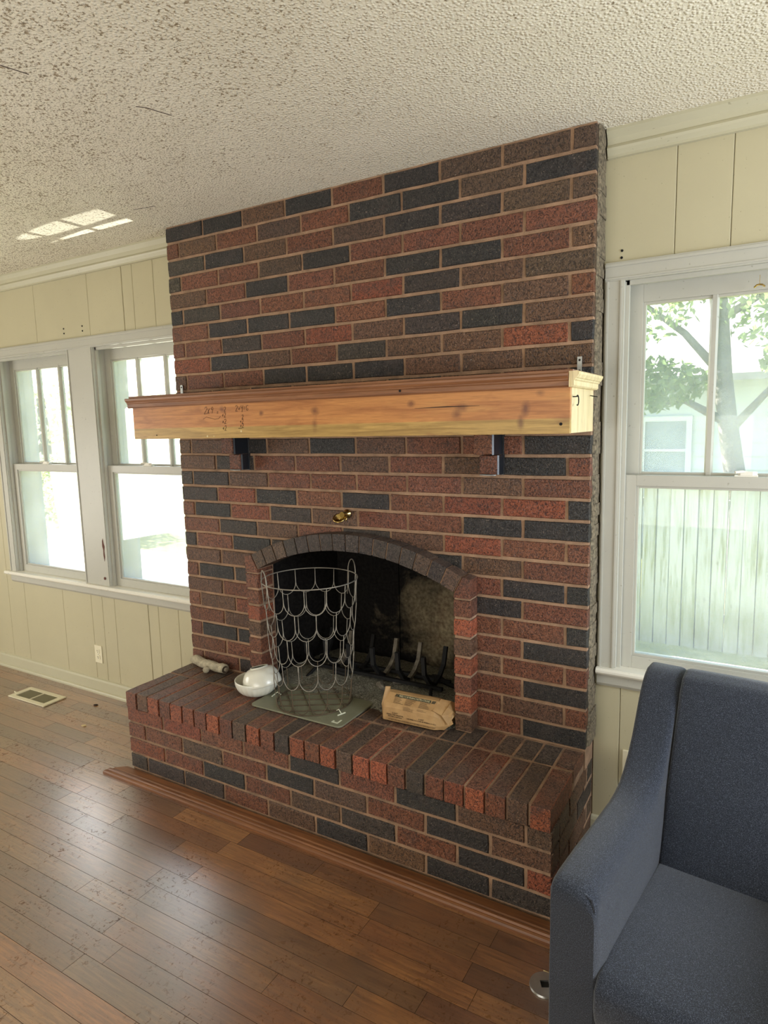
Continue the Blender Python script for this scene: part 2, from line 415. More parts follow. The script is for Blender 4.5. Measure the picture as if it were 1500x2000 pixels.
# ------------------------------------------------------------------ dimensions
CEIL = 2.70; W = 2.1167; C = 0.08125; U = 0.0211667
HZ = 0.4243; HD = 0.4378; WY = 0.13; GZ = -0.75
XL, XR, YF = -5.4, 2.6, -4.8
WX1 = (-3.935, -3.165); WX2 = (-2.93, -2.13); WX3 = (0.080, 0.895)      # sash openings
WZ0, WZ1 = 0.735, 2.190

# ------------------------------------------------------------------ room shell
wall = MB()
def wall_cols(xs):
    for x0, x1, holes in xs:
        z = 0.0
        for h0, h1 in holes: wall.box(x0, x1, WY + 0.012, WY + 0.20, z, h0); z = h1
        wall.box(x0, x1, WY + 0.012, WY + 0.20, z, CEIL)
hole = [(WZ0 - 0.03, WZ1)]
wall_cols([(XL, WX1[0], []), (WX1[0], WX1[1], hole), (WX1[1], WX2[0], []), (WX2[0], WX2[1], hole), (WX2[1], -W, []),
           (0.0, WX3[0], []), (WX3[0], WX3[1], hole), (WX3[1], XR, [])])
wall_back = struct(obj('wall_back', wall, 'cream_wall'))
pgap = 0.0035
def panels(x0, x1, edges, z0, z1, wide=()):
    xs = [x0] + [e for e in edges if x0 < e < x1] + [x1]
    for a, b in zip(xs[:-1], xs[1:]):
        ga = 0.0024 if a in wide else 0.0008; gb = 0.0024 if b in wide else 0.0008
        m = MB(); y0, y1 = WY, WY + 0.0119; c = 0.0022
        vs = [(a + ga, y1, z0), (b - gb, y1, z0), (b - gb, y1, z1), (a + ga, y1, z1),
              (a + ga, y0 + c, z0), (b - gb, y0 + c, z0), (b - gb, y0 + c, z1), (a + ga, y0 + c, z1),
              (a + ga + c, y0, z0), (b - gb - c, y0, z0), (b - gb - c, y0, z1), (a + ga + c, y0, z1)]
        fs = [(0, 1, 5, 4), (1, 2, 6, 5), (2, 3, 7, 6), (3, 0, 4, 7), (4, 5, 9, 8), (5, 6, 10, 9), (6, 7, 11, 10), (7, 4, 8, 11), (8, 9, 10, 11), (3, 2, 1, 0)]
        m.add(vs, fs); obj('wall_panel', m, 'cream_wall', wall_back)
def grid(x0, x1, steps, start):
    out = []; x = start; i = 0
    while x < x1: out.append(x); x += steps[i % len(steps)]; i += 1
    return out
GL = [-5.1, -4.75, -4.5, -4.1, -3.9, -3.46, -3.16, -3.05, -2.93, -2.62, -2.53, -2.36]
panels(XL, -W, GL, 0.0, WZ0 - 0.03, wide=(-2.62,))
panels(XL, -W, [g2 - 0.02 for g2 in GL if g2 not in (-3.16, -3.05)], 2.215, CEIL, wide=(-2.64,))
panels(XL, -4.0, GL, WZ0 - 0.03, 2.215)
GR = [0.24, 0.412, 0.59, 0.84, 1.02, 1.25, 1.47, 1.7, 1.95, 2.2, 2.4]
panels(0.0, XR, GR, 2.215, CEIL)
panels(0.0, XR, [0.10] + GR, 0.0, WZ0 - 0.03)
panels(0.955, XR, GR, WZ0 - 0.03, 2.215)
# small nail holes
for hx, hz in [(0.067, 2.292), (0.066, 2.268), (-3.20, 2.318), (-3.20, 2.29), (-3.02, 2.318), (-3.02, 2.29)]:
    m = MB(); m.lathe([(0.0045, 0), (0.0045, 0.003), (0.0001, 0.003)], 10); obj('screw_hole', m, 'hole_black', wall_back, loc=(hx, WY, hz), rot=(PI / 2, 0, 0))

wl = MB(); wl.box(XL - 0.15, XL, YF, WY + 0.2, 0, CEIL); struct(obj('wall_left', wl, 'cream_wall'))
wr = MB(); wr.box(XR, XR + 0.15, YF, WY + 0.2, 0, CEIL); struct(obj('wall_right', wr, 'cream_wall'))
wf = MB(); wf.box(XL - 0.15, XR + 0.15, YF - 0.15, YF, 0, CEIL); struct(obj('wall_front', wf, 'cream_wall'))
ce = MB(); ce.box(XL - 0.15, XR + 0.15, YF - 0.15, WY + 0.2, CEIL, CEIL + 0.12)
ceiling = struct(obj('ceiling', ce, 'popcorn_ceiling'))
ev = MB(); ev.prism([(WY + 0.2, 2.50), (0.72, 2.47), (0.75, 2.47), (0.75, 2.62), (WY + 0.2, 2.95)], XL - 0.6, XR + 0.6, 0); struct(obj('added_eave', ev, 'siding_paint'))  # unseen eave added to keep direct sun out of the windows
# hairline cracks in the ceiling
for pts in ([(-1.206, -0.911), (-1.185, -0.89), (-1.172, -0.845), (-1.159, -0.81)], [(-1.36, -1.35), (-1.32, -1.27), (-1.30, -1.20)], [(-2.02, -0.27), (-1.95, -0.255), (-1.90, -0.25)]):
    m = MB(); m.tube([(x, y, CEIL) for x, y in pts], 0.0016, 5); obj('crack', m, 'crevice', ceiling)

fl = MB(); fl.box(XL, XR, YF, WY + 0.2, -0.10, -0.018); floor = struct(obj('floor', fl, 'crevice'))
# floor boards: strips running along the back wall
BW = 0.083; lens = (0.38, 0.55, 0.72, 0.9, 1.15)
def board_mesh(L):
    m = MB(); c = 0.0002; gx = 0.0005; y0, y1 = 0.0005, BW - 0.0005
    vs = []
    for z, i in ((-0.018, 0), (-c, 0), (0, c)):
        vs += [(gx + i, y0 + i, z), (L - gx - i, y0 + i, z), (L - gx - i, y1 - i, z), (gx + i, y1 - i, z)]
    fs = [(3, 2, 1, 0), (8, 9, 10, 11)]
    for b in (0, 4):
        for i in range(4): fs.append((b + i, b + (i + 1) % 4, b + 4 + (i + 1) % 4, b + 4 + i))
    m.add(vs, fs); m.mi = [0, 0] + [1] * 8; return m.mesh('floor_board', ['worn_oak', 'crevice'])
bmesh_cache = {L: board_mesh(L) for L in lens}
OAK = [(150, 98, 52), (160, 108, 58), (138, 88, 48), (168, 116, 64), (128, 84, 50), (156, 98, 48), (144, 102, 62)]
rng = random.Random(3)
row = 0; y = WY - BW
far = MB()
while y > YF:
    x = -4.75 + rng.uniform(-0.5, 0) if y > -1.95 else XL
    while x < (0.95 if y > -1.95 else XR):
        L = rng.choice(lens)
        if y > -1.95:
            cc = s2l(rng.choice(OAK)); k = rng.uniform(0.72, 1.12)
            o = link('floor_board', bmesh_cache[L], floor, (x, y, rng.uniform(-0.0002, 0.0)), None, (cc[0] * k, cc[1] * k, cc[2] * k, 1))
        else:
            L = min(L, XR - x)
            if L > 0.02: far.box(x + 0.0006, x + L - 0.0006, y + 0.0006, y + BW - 0.0006, -0.018, 0)
        x += L
    if y > -1.95:
        # rest of the row, out of the picture
        far.box(x + 0.0006, XR, y + 0.0006, y + BW - 0.0006, -0.018, 0); far.box(XL, -4.75 - 0.5, y + 0.0006, y + BW - 0.0006, -0.018, 0)
    y -= BW
o = obj('floor_boards_beyond', far, 'worn_oak', floor, color=rgba((134, 86, 44))); o['kind'] = 'stuff'

# mouldings
def moulding(name, prof, x0, x1, mat, parent=None):
    m = MB(); m.prism(prof, x0, x1, 0); return struct(obj(name, m, mat, parent))
crown = [(WY, CEIL), (WY - 0.042, CEIL), (WY - 0.042, CEIL - 0.010), (WY - 0.026, CEIL - 0.030), (WY - 0.022, CEIL - 0.050), (WY - 0.026, CEIL - 0.054), (WY - 0.030, CEIL - 0.062), (WY - 0.026, CEIL - 0.070), (WY - 0.016, CEIL - 0.084), (WY - 0.016, CEIL - 0.092), (WY, CEIL - 0.092)]
moulding('trim_1', crown, XL, -W, 'cream_trim')
moulding('trim_2', crown, 0.013, XR, 'cream_trim')
base = [(WY, 0.0), (WY - 0.030, 0.0), (WY - 0.030, 0.010), (WY - 0.026, 0.018), (WY - 0.016, 0.022), (WY - 0.015, 0.080), (WY - 0.011, 0.092), (WY, 0.096)]
moulding('baseboard_left', base, XL, -W, 'cream_trim')
moulding('baseboard_right', base, 0.0, XR, 'cream_trim')

# ------------------------------------------------------------------ windows
def strip(m, prof, p0, p1, side):
    pass
def casing_v(m, x0, x1, z0, z1):
    """vertical casing board with a beaded inner and outer edge"""
    m.box(x0, x1, WY - 0.018, WY + 0.01, z0, z1)
    m.box(x0 + 0.006, x0 + 0.014, WY - 0.023, WY - 0.018, z0, z1)
    m.box(x1 - 0.014, x1 - 0.006, WY - 0.023, WY - 0.018, z0, z1)
def sash(parent, name, x0, x1, z0, z1, y0, y1, st, top, bot, nlights, mx=None):
    m = MB()
    m.box(x0, x0 + st, y0, y1, z0, z1); m.box(x1 - st, x1, y0, y1, z0, z1)
    m.box(x0 + st, x1 - st, y0, y1, z1 - top, z1); m.box(x0 + st, x1 - st, y0, y1, z0, z0 + bot)
    b = 0.009   # putty bead around the glass
    gx0, gx1, gz0, gz1 = x0 + st, x1 - st, z0 + bot, z1 - top
    ym = (y0 + y1) / 2
    for a in ((gx0, gx0 + b, gz0, gz1), (gx1 - b, gx1, gz0, gz1), (gx0 + b, gx1 - b, gz1 - b, gz1), (gx0 + b, gx1 - b, gz0, gz0 + b)):
        m.box(a[0], a[1], y0 + 0.008, y1 - 0.004, a[2], a[3])
    s = obj(name, m, 'white_trim', parent, bevel=0.0012)
    if mx is None: mx = [gx0 + (gx1 - gx0) * i / nlights for i in range(1, nlights)]
    e = [gx0] + list(mx) + [gx1]
    for x in mx:
        mm = MB(); mm.prism([(x - 0.014, ym), (x - 0.007, y0 + 0.003), (x + 0.007, y0 + 0.003), (x + 0.014, ym), (x + 0.012, y1 - 0.003), (x - 0.012, y1 - 0.003)], gz0, gz1, 2)
        obj('muntin', mm, 'white_trim', s)
    for a, c in zip(e[:-1], e[1:]):
        pm = MB(); ia = 0.012 if a != gx0 else 0.004; ic = 0.012 if c != gx1 else 0.004
        pm.box(a + ia, c - ic, ym - 0.0015, ym + 0.0015, gz0 + 0.004, gz1 - 0.004)
        obj('pane', pm, 'dusty_glass', s)
    return s
def window(n, X, mx=None, lock_x=None):
    x0, x1 = X
    root = struct(bpy.data.objects.new('window_%d' % n, None)); col.objects.link(root); root.location = (0, 0, 0)
    j = MB()
    j.box(x0 - 0.0, x0 + 0.006, WY + 0.0, WY + 0.2, WZ0, WZ1); j.box(x1 - 0.006, x1, WY + 0.0, WY + 0.2, WZ0, WZ1)
    j.box(x0, x1, WY + 0.0, WY + 0.2, WZ1 - 0.008, WZ1)
    j.box(x0, x1, WY + 0.04, WY + 0.23, WZ0 - 0.03, WZ0 - 0.002)
    # inner stops
    j.box(x0 + 0.006, x0 + 0.016, WY + 0.0, WY + 0.018, WZ0, WZ1); j.box(x1 - 0.016, x1 - 0.006, WY + 0.0, WY + 0.018, WZ0, WZ1)
    j.box(x0 + 0.006, x1 - 0.006, WY + 0.0, WY + 0.018, WZ1 - 0.020, WZ1 - 0.008)
    obj('jamb', j, 'white_trim', root)
    sash(root, 'upper_sash', x0 + 0.007, x1 - 0.007, 1.448, WZ1 - 0.009, WY + 0.064, WY + 0.100, 0.047, 0.066, 0.036, 3, mx)
    lo = sash(root, 'lower_sash', x0 + 0.007, x1 - 0.007, WZ0, 1.484, WY + 0.020, WY + 0.058, 0.047, 0.040, 0.048, 1)
    lx = lock_x if lock_x is not None else (x0 + x1) / 2
    k = MB(); k.box(lx - 0.036, lx + 0.036, WY + 0.024, WY + 0.052, 1.484, 1.489)
    k.prism([(lx - 0.026, WY + 0.03), (lx - 0.018, WY + 0.022), (lx + 0.02, WY + 0.024), (lx + 0.034, WY + 0.034), (lx + 0.018, WY + 0.046), (lx - 0.02, WY + 0.046)], 1.489, 1.502, 2)
    k.tube([(lx + 0.01, WY + 0.034, 1.497), (lx - 0.012, WY + 0.024, 1.502), (lx - 0.034, WY + 0.012, 1.500)], 0.005, 8)
    obj('sash_lock', k, 'dingy_white', root, bevel=0.001)
    # exterior casing
    ex = MB(); ex.box(x0 - 0.10, x0, WY + 0.2, WY + 0.225, WZ0 - 0.06, WZ1 + 0.1); ex.box(x1, x1 + 0.10, WY + 0.2, WY + 0.225, WZ0 - 0.06, WZ1 + 0.1)
    ex.box(x0, x1, WY + 0.2, WY + 0.225, WZ1, WZ1 + 0.1); obj('outer_casing', ex, 'siding_paint', root)
    return root
w1 = window(1, WX1, [-3.630, -3.395], -3.56); w2 = window(2, WX2, [-2.648, -2.412], -2.57); w3 = window(3, WX3, [0.369, 0.618], 0.492)
def stool_apron(root, x0, x1, xs0, xs1):
    m = MB(); m.prism([(WY + 0.04, WZ0 - 0.024), (WY - 0.040, WZ0 - 0.024), (WY - 0.046, WZ0 - 0.016), (WY - 0.046, WZ0 - 0.008), (WY - 0.040, WZ0), (WY + 0.04, WZ0)], xs0, xs1, 0)
    obj('stool', m, 'dingy_white', root)
    m = MB(); m.prism([(WY, WZ0 - 0.024), (WY - 0.020, WZ0 - 0.024), (WY - 0.020, WZ0 - 0.066), (WY - 0.012, WZ0 - 0.078), (WY, WZ0 - 0.080)], x0, x1, 0)
    obj('apron', m, 'white_trim', root)
def head(root, x0, x1):
    m = MB(); m.box(x0, x1, WY - 0.018, WY + 0.01, WZ1 - 0.004, 2.252); m.box(x0, x1, WY - 0.023, WY - 0.018, 2.236, 2.246); m.box(x0, x1, WY - 0.022, WY - 0.018, WZ1 + 0.002, WZ1 + 0.008)
    obj('head_casing', m, 'white_trim', root, bevel=0.001)
def cas(root, x0, x1):
    m = MB(); casing_v(m, x0, x1, WZ0, WZ1 - 0.004); return obj('side_casing', m, 'white_trim', root, bevel=0.001)
cas(w1, -4.010, WX1[0] + 0.004); ms = MB(); casing_v(ms, WX1[1] - 0.004, WX2[0] + 0.004, WZ0, WZ1 - 0.004)
mull = obj('mullion', ms, 'white_trim', w1, bevel=0.001)
head(w1, -4.015, -W); stool_apron(w1, -4.01, -W, -4.05, -W)
cas(w3, 0.0135, WX3[0] + 0.002); cas(w3, WX3[1] - 0.002, 0.962); head(w3, 0.0135, 0.962); stool_apron(w3, 0.0135, 0.96, 0.0135, 0.99)
# peeled paint, old latch plates and screw holes on the casing
m = MB(); m.prism([(-2.975, 1.02), (-2.967, 1.035), (-2.962, 1.005), (-2.955, 0.985), (-2.961, 0.955), (-2.958, 0.92), (-2.966, 0.89), (-2.972, 0.93), (-2.970, 0.965), (-2.977, 0.985)], WY - 0.0192, WY - 0.0178, 1)
obj('peeled_patch', m, 'paint_peel', mull)
m = MB(); m.lathe([(0.009, 0), (0.009, 0.004), (0.0001, 0.004)], 10); obj('screw_head', m, 'paint_peel', mull, loc=(-2.975, WY - 0.0178, 0.782), rot=(PI / 2, 0, 0))
for px_, pz_ in ((-2.922, 2.05), (-3.926, 2.02)):
    m = MB(); m.box(-0.002, 0.002, -0.008, 0.008, -0.024, 0.024); obj('latch_plate', m, 'hole_black', w2 if px_ > -3 else w1, loc=(px_ + 0.004, WY + 0.010, pz_), bevel=0.001)
m = MB(); m.tube([(0.503, WY + 0.018, 2.155), (0.503, WY + 0.016, 2.14), (0.503, WY + 0.016, 2.12)], 0.0008, 5); m.tube([(0.488, WY + 0.02, 2.117), (0.495, WY + 0.012, 2.122), (0.503, WY + 0.01, 2.123), (0.511, WY + 0.012, 2.122), (0.518, WY + 0.02, 2.117)], 0.003, 6)
obj('pull_hook', m, 'brass', w3)

# ------------------------------------------------------------------ brick wall of the fireplace
fire = thing('brick_fireplace', 'floor to ceiling dark red and black brick chimney breast with arched firebox opening', 'fireplace', (-W / 2, 0, 0))
fire_inv = Matrix.Translation((W / 2, 0, 0))
def fp(o):
    o.parent = fire; o.matrix_parent_inverse = fire_inv; return o
OX0, OX1 = -1.557, -0.518; ACX = (OX0 + OX1) / 2; AR = 1.115; ACZ = 1.140 - AR
def arch_z(x, R=AR):
    d = x - ACX
    return ACZ + math.sqrt(max(0.0, R * R - d * d))
HX0, HX1 = OX0 - 0.02, OX1 + 0.02     # hole in the mortar backing, hidden behind the surround
mb = MB(); MY = 0.0055; CT = CEIL - 0.0008
mb.box(-W + 0.002, HX0, MY, 0.32, 0, CT); mb.box(HX1, -0.002, MY, 0.32, 0, CT); mb.box(HX0, HX1, MY, 0.32, 0, HZ - 0.004)
NA = 24
for i in range(NA):
    a, b = HX0 + (HX1 - HX0) * i / NA, HX0 + (HX1 - HX0) * (i + 1) / NA
    za, zb = arch_z(a, AR + 0.02), arch_z(b, AR + 0.02)
    mb.prism([(a, za), (b, zb), (b, CT), (a, CT)], MY, 0.32, 1)
fp(obj('mortar_body', mb, 'mortar'))

def brick_mesh(name, L, H, D, var, mat='brick', axis='y'):
    """brick lying on its stretcher face towards -Y, origin at lower left front corner; 48 triangles, wavering edges"""
    r = random.Random(var * 131 + int(L * 10000) + int(H * 7000)); c = 0.0028; j = 0.0013
    ring = [(0, 0), (L * 0.3, 0), (L * 0.68, 0), (L, 0), (L, H * 0.5), (L, H), (L * 0.66, H), (L * 0.32, H), (0, H), (0, H * 0.5)]
    n = len(ring); vs = []
    cx, cz = L / 2, H / 2
    jit = [(r.uniform(-j, j), r.uniform(-j, j)) for _ in ring]
    for yy, ins in ((D, 0.0), (c + 0.001, 0.0), (0.0, c)):
        for (x, z), (jx, jz) in zip(ring, jit):
            ux = 1 if x == 0 else (-1 if x == L else 0); uz = 1 if z == 0 else (-1 if z == H else 0)
            vs.append((x + ux * ins + jx, yy + (r.uniform(-0.0008, 0.0008) if yy == 0.0 else 0), z + uz * ins + jz))
    fs = [tuple(range(2 * n, 3 * n))]
    for b in (0, n):
        for i in range(n): fs.append((b + i, b + (i + 1) % n, b + n + (i + 1) % n, b + n + i))
    m = MB(); m.add(vs, fs); return m.mesh(name, mat, smooth=False)
cache = {}
def get_brick(name, L, H, D, nvar=4):
    k = (name, round(L, 3), round(H, 3), round(D, 3), random.randrange(nvar))
    if k not in cache: cache[k] = brick_mesh(name, L, H, D, k[4])
    return cache[k]
CODE = {'D': (54, 50, 47), 'd': (68, 58, 51), 'M': (97, 75, 58), 'm': (110, 79, 58), 'r': (126, 77, 54), 'R': (140, 76, 50), 'O': (80, 73, 58), 'o': (160, 88, 58)}
def bcol(ch, r=random.Random(11)):
    c = s2l(CODE[ch]); k = r.uniform(0.86, 1.14)
    return (c[0] * k, c[1] * k * r.uniform(0.95, 1.05), c[2] * k * r.uniform(0.93, 1.07), 1)
# colours read from the photograph, right to left along each course from the top down
ROWS = ['MMMDrDmDD', 'DMDDrMrmr', 'MMdDMrmDO', 'rrrrDMrrO', 'mrDDrrDrm', 'MmdRrrrdD', 'rmrDrDDDr', 'mDdmRrdrr', 'DRmmdrmDR',
        'mmmDDDrrm', 'DrmDmmDmm', 'rmDrmrDrM', 'rDmrrmDrm', 'DrrmDmDmm', 'rDmrmrrdm', 'rmrrrrmdd', 'DRRrDrDRd', 'DDrrmdRDr',
        'rrRmdrmdr', 'rmDrmdDrd', 'DDrmrdrmm', 'rDmrmrdDr', 'DrrmrmDrm', 'DrmrmmRmr', 'rrmdrmDmr', 'DrrmrrDDr', 'rmrmrmrrr', 'DrDmrmdrr']
GAP = 0.0122; BH = C - GAP
for k, rowc in enumerate(ROWS):
    ztop = CEIL - k * C; z0 = ztop - C + GAP / 2
    h = BH
    if k == 0: h = BH - 0.002
    first = 4 * U if k % 2 == 0 else 12 * U
    edges = [0.0, -first]
    while edges[-1] - 12 * U > -W + 0.02: edges.append(edges[-1] - 12 * U)
    edges.append(-W)
    for i, (xr, xl) in enumerate(zip(edges[:-1], edges[1:])):
        ch = rowc[min(i, len(rowc) - 1)]
        spans = [(xl, xr)]
        # take out what would stand in the arched opening
        if z0 < 1.14 and z0 + h > HZ:
            if z0 < 1.0: c0, c1 = OX0 - 0.02, OX1 + 0.02
            else:
                hw = math.sqrt(max(0, AR * AR - (z0 - 0.004 - ACZ) ** 2)); c0, c1 = ACX - hw - 0.02, ACX + hw + 0.02
            spans = []
            if xl < c0: spans.append((xl, min(xr, c0)))
            if xr > c1: spans.append((max(xl, c1), xr))
        for a, b in spans:
            ga = 0 if a == -W else GAP / 2; gb = 0 if b == 0.0 else GAP / 2
            L = b - a - ga - gb
            if L < 0.012: continue
            D = 0.13 if (a == -W or b == 0.0) else 0.09
            dy = random.uniform(-0.0018, 0.0018)
            fp(link('brick', get_brick('brick', L, h, D), None, (a + ga, dy, z0), None, bcol(ch)))
# cement daubed down the right hand return of the chimney
rr = random.Random(5); m = MB()
z = HZ + 0.01; zz = []
while z < CEIL - 0.02: zz.append(z); z += rr.uniform(0.03, 0.05)
zz.append(CEIL - 0.001)
for a, b in zip(zz[:-1], zz[1:]):
    t = rr.uniform(0.004, 0.011); y0 = rr.uniform(0.02, 0.035)
    m.add([(0.0, y0, a), (t, y0 + 0.012, a), (t, 0.128, a), (0, 0.128, a), (0.0, y0, b), (t, y0 + 0.012, b), (t, 0.128, b), (0, 0.128, b)], [(3, 2, 1, 0), (4, 5, 6, 7), (0, 1, 5, 4), (1, 2, 6, 5), (2, 3, 7, 6), (3, 0, 4, 7)])
fp(obj('cement_fill', m, 'cement_smear'))

# surround: jambs and arch, standing proud of the wall
SY = -0.070; JW0 = OX0 - 0.078; JW1 = OX1 + 0.074
sm = MB(); sm.box(JW0 + 0.004, OX0 - 0.003, SY + 0.006, 0.05, HZ, 1.012); sm.box(OX1 + 0.003, JW1 - 0.004, SY + 0.006, 0.05, HZ, 1.012)
th0 = math.asin((OX1 - ACX) / AR); RO = 1.192
def pol(R, t): return (ACX + R * math.sin(t), ACZ + R * math.cos(t))
NB = 16
for i in range(NB):
    t0 = -th0 + 2 * th0 * i / NB; t1 = -th0 + 2 * th0 * (i + 1) / NB
    sm.prism([pol(AR + 0.003, t0), pol(AR + 0.003, t1), pol(RO - 0.004, t1), pol(RO - 0.004, t0)], SY + 0.006, 0.05, 1)
fp(obj('surround_mortar', sm, 'mortar'))
for i in range(NB):
    g0 = 0.0022
    t0 = -th0 + 2 * th0 * i / NB + g0; t1 = -th0 + 2 * th0 * (i + 1) / NB - g0
    m = MB(); m.prism([pol(AR, t0), pol(AR, t1), pol(RO, t1), pol(RO, t0)], SY + random.uniform(-0.002, 0.002), 0.045, 1)
    cc = 'd' if 1 < i < NB - 2 else 'M'
    fp(obj('arch_brick', m, 'brick', bevel=0.002, color=bcol(random.choice([cc, cc, 'M', 'd']))))
for side, (a, b) in enumerate(((JW0, OX0), (OX1, JW1))):
    cols = ['rrrmorr', 'morRmor'][side]
    z = HZ + 0.004; i = 0
    while z < 0.985:
        h = min(BH, 0.985 - z)
        if h > 0.02: fp(link('jamb_brick', get_brick('jamb_brick', b - a, h, 0.11), None, (a, SY + random.uniform(-0.003, 0.001), z), None, bcol(cols[i % 7])))
        z += C; i += 1
    e = pol(RO, -th0 if side == 0 else th0); ei = pol(AR, -th0 if side == 0 else th0)
    m = MB()
    if side == 0: m.prism([(a, 0.992), (b, 0.992), (ei[0] - 0.003, ei[1] - 0.002), (e[0] - 0.004, e[1]), (a, 1.070)], SY, 0.045, 1)
    else: m.prism([(a, 0.992), (b, 0.992), (b, 1.070), (e[0] + 0.004, e[1]), (ei[0] + 0.003, ei[1] - 0.002)], SY, 0.045, 1)
    fp(obj('springer_brick', m, 'brick', bevel=0.002, color=bcol('r')))
# firebox lining
fb = MB()
bx0, bx1, by = -1.46, -0.60, 0.47; th = 0.05; FZ = HZ - 0.01; FT = 1.18
def wallq(p, q, z0, z1, nx, ny):
    fb.add([(p[0], p[1], z0), (q[0], q[1], z0), (q[0], q[1], z1), (p[0], p[1], z1), (p[0] + nx, p[1] + ny, z0), (q[0] + nx, q[1] + ny, z0), (q[0] + nx, q[1] + ny, z1), (p[0] + nx, p[1] + ny, z1)],
           [(0, 1, 2, 3), (7, 6, 5, 4), (0, 4, 5, 1), (1, 5, 6, 2), (2, 6, 7, 3), (3, 7, 4, 0)])
wallq((OX0 - 0.012, 0.05), (bx0, by), FZ, FT, -0.06, 0.02); wallq((bx1, by), (OX1 + 0.012, 0.05), FZ, FT, 0.06, 0.02)
wallq((bx0, by), (-1.075, by - 0.004), FZ, FT, 0, 0.05); wallq((-1.071, by), (bx1, by), FZ, FT, 0, 0.05)
fb.box(-1.66, -0.42, 0.045, by + 0.05, FT, FT + 0.05); fb.box(-1.66, -0.42, 0.03, by + 0.05, FZ - 0.05, FZ)
fp(obj('firebox', fb, 'sooty_concrete'))
# corbels under the mantel: two brick stubs each, sides black from tar and painted-in shade
for cx in (-0.375, -1.680):
    for (za, zb, dep, wid, sh) in ((1.572, 1.6495, 0.100, 0.072, -0.004), (1.494, 1.566, 0.058, 0.070, 0.002)):
        x0 = cx - wid / 2 + sh
        fp(link('corbel_brick', get_brick('corbel_brick', wid, zb - za, dep + 0.03), None, (x0, -dep, za), None, bcol('r')))
        m = MB(); m.prism([(x0 + wid + 0.001, -dep + 0.006), (x0 + wid + 0.006, -dep + 0.012), (x0 + wid + 0.007, 0.012), (x0 + wid + 0.001, 0.012)], za - 0.002, zb, 2)
        fp(obj('shaded_tar_side', m, 'shaded_tar'))
    m = MB(); m.box(cx - 0.046, cx + 0.047, -0.004, 0.006, 1.488, 1.648); fp(obj('corbel_backing', m, 'shaded_tar', bevel=0.001))
    m = MB(); m.tube([(cx - 0.034, -0.052, 1.491), (cx, -0.058, 1.490), (cx + 0.034, -0.056, 1.491)], 0.0028, 6); fp(obj('caulk_bead', m, 'galvanised', smooth=True))

# ------------------------------------------------------------------ raised hearth
hearth = thing('brick_hearth', 'raised red and black brick hearth ledge with upright edging bricks in front of the chimney', 'hearth', (-W / 2, -HD / 2, 0))
hinv = Matrix.Translation((W / 2, HD / 2, 0))
def hp(o): o.parent = hearth; o.matrix_parent_inverse = hinv; return o
m = MB(); m.box(-W + 0.006, -0.006, -HD + 0.0055, 0.004, 0, HZ - 0.003); hp(obj('mortar_body', m, 'hearth_mortar'))
NR = 27; pitch = W / NR; RH = 0.080
edge_cols = ['o', 'r', 'o', 'm', 'o', 'r', 'R', 'o', 'M', 'o']
def top_brick(L, D, H, var):
    """brick seen on its top face; origin lower front left; chamfered top and front"""
    r = random.Random(var * 17 + int(D * 1000)); c = 0.003; j = 0.0014
    n = 10; ring = [(0, 0), (L * 0.5, 0), (L, 0), (L, D * 0.35), (L, D * 0.7), (L, D), (L * 0.5, D), (0, D), (0, D * 0.66), (0, D * 0.33)]
    jit = [(r.uniform(-j, j), r.uniform(-j, j)) for _ in ring]; vs = []
    for zz_, ins in ((0, 0.0), (H - c, 0.0), (H, c)):
        for (x, y_), (jx, jy) in zip(ring, jit):
            ux = 1 if x == 0 else (-1 if x == L else 0); uy = 1 if y_ == 0 else (-1 if y_ == D else 0)
            vs.append((x + ux * ins + jx, y_ + uy * ins + jy, zz_ + (r.uniform(-0.001, 0.001) if zz_ == H else 0)))
    fs = [tuple(range(2 * n, 3 * n)), tuple(range(n - 1, -1, -1))]
    for b in (0, n):
        for i in range(n): fs.append((b + i, b + (i + 1) % n, b + n + (i + 1) % n, b + n + i))
    mm = MB(); mm.add(vs, fs); return mm.mesh('edge_brick', 'brick')
eb = [top_brick(pitch - 0.0085, 0.272, RH, v) for v in range(5)]; pb = [top_brick(pitch - 0.0085, 0.150, 0.05, v) for v in range(5)]
rc = random.Random(21)
ecode = 'omroRrdrooMorRdroMrorRoromr'
for i in range(NR):
    x = -(i + 1) * pitch + 0.004
    hp(link('edge_brick', eb[i % 5], None, (x, -HD - 0.007 + rc.uniform(-0.002, 0.002), HZ - RH + rc.uniform(-0.0016, 0.0012)), None, bcol(ecode[i])))
    hp(link('paving_brick', pb[(i * 3) % 5], None, (x, -0.158, HZ - 0.05 + rc.uniform(-0.0012, 0.0004)), None, bcol(rc.choice('MmdrdDm'))))
HROWS = {0: 'MmDrDrrRRRr', 1: 'mDrMDrMrrR', 2: 'RDrdMrDrRDr', 3: 'dDmDmrdddDr'}
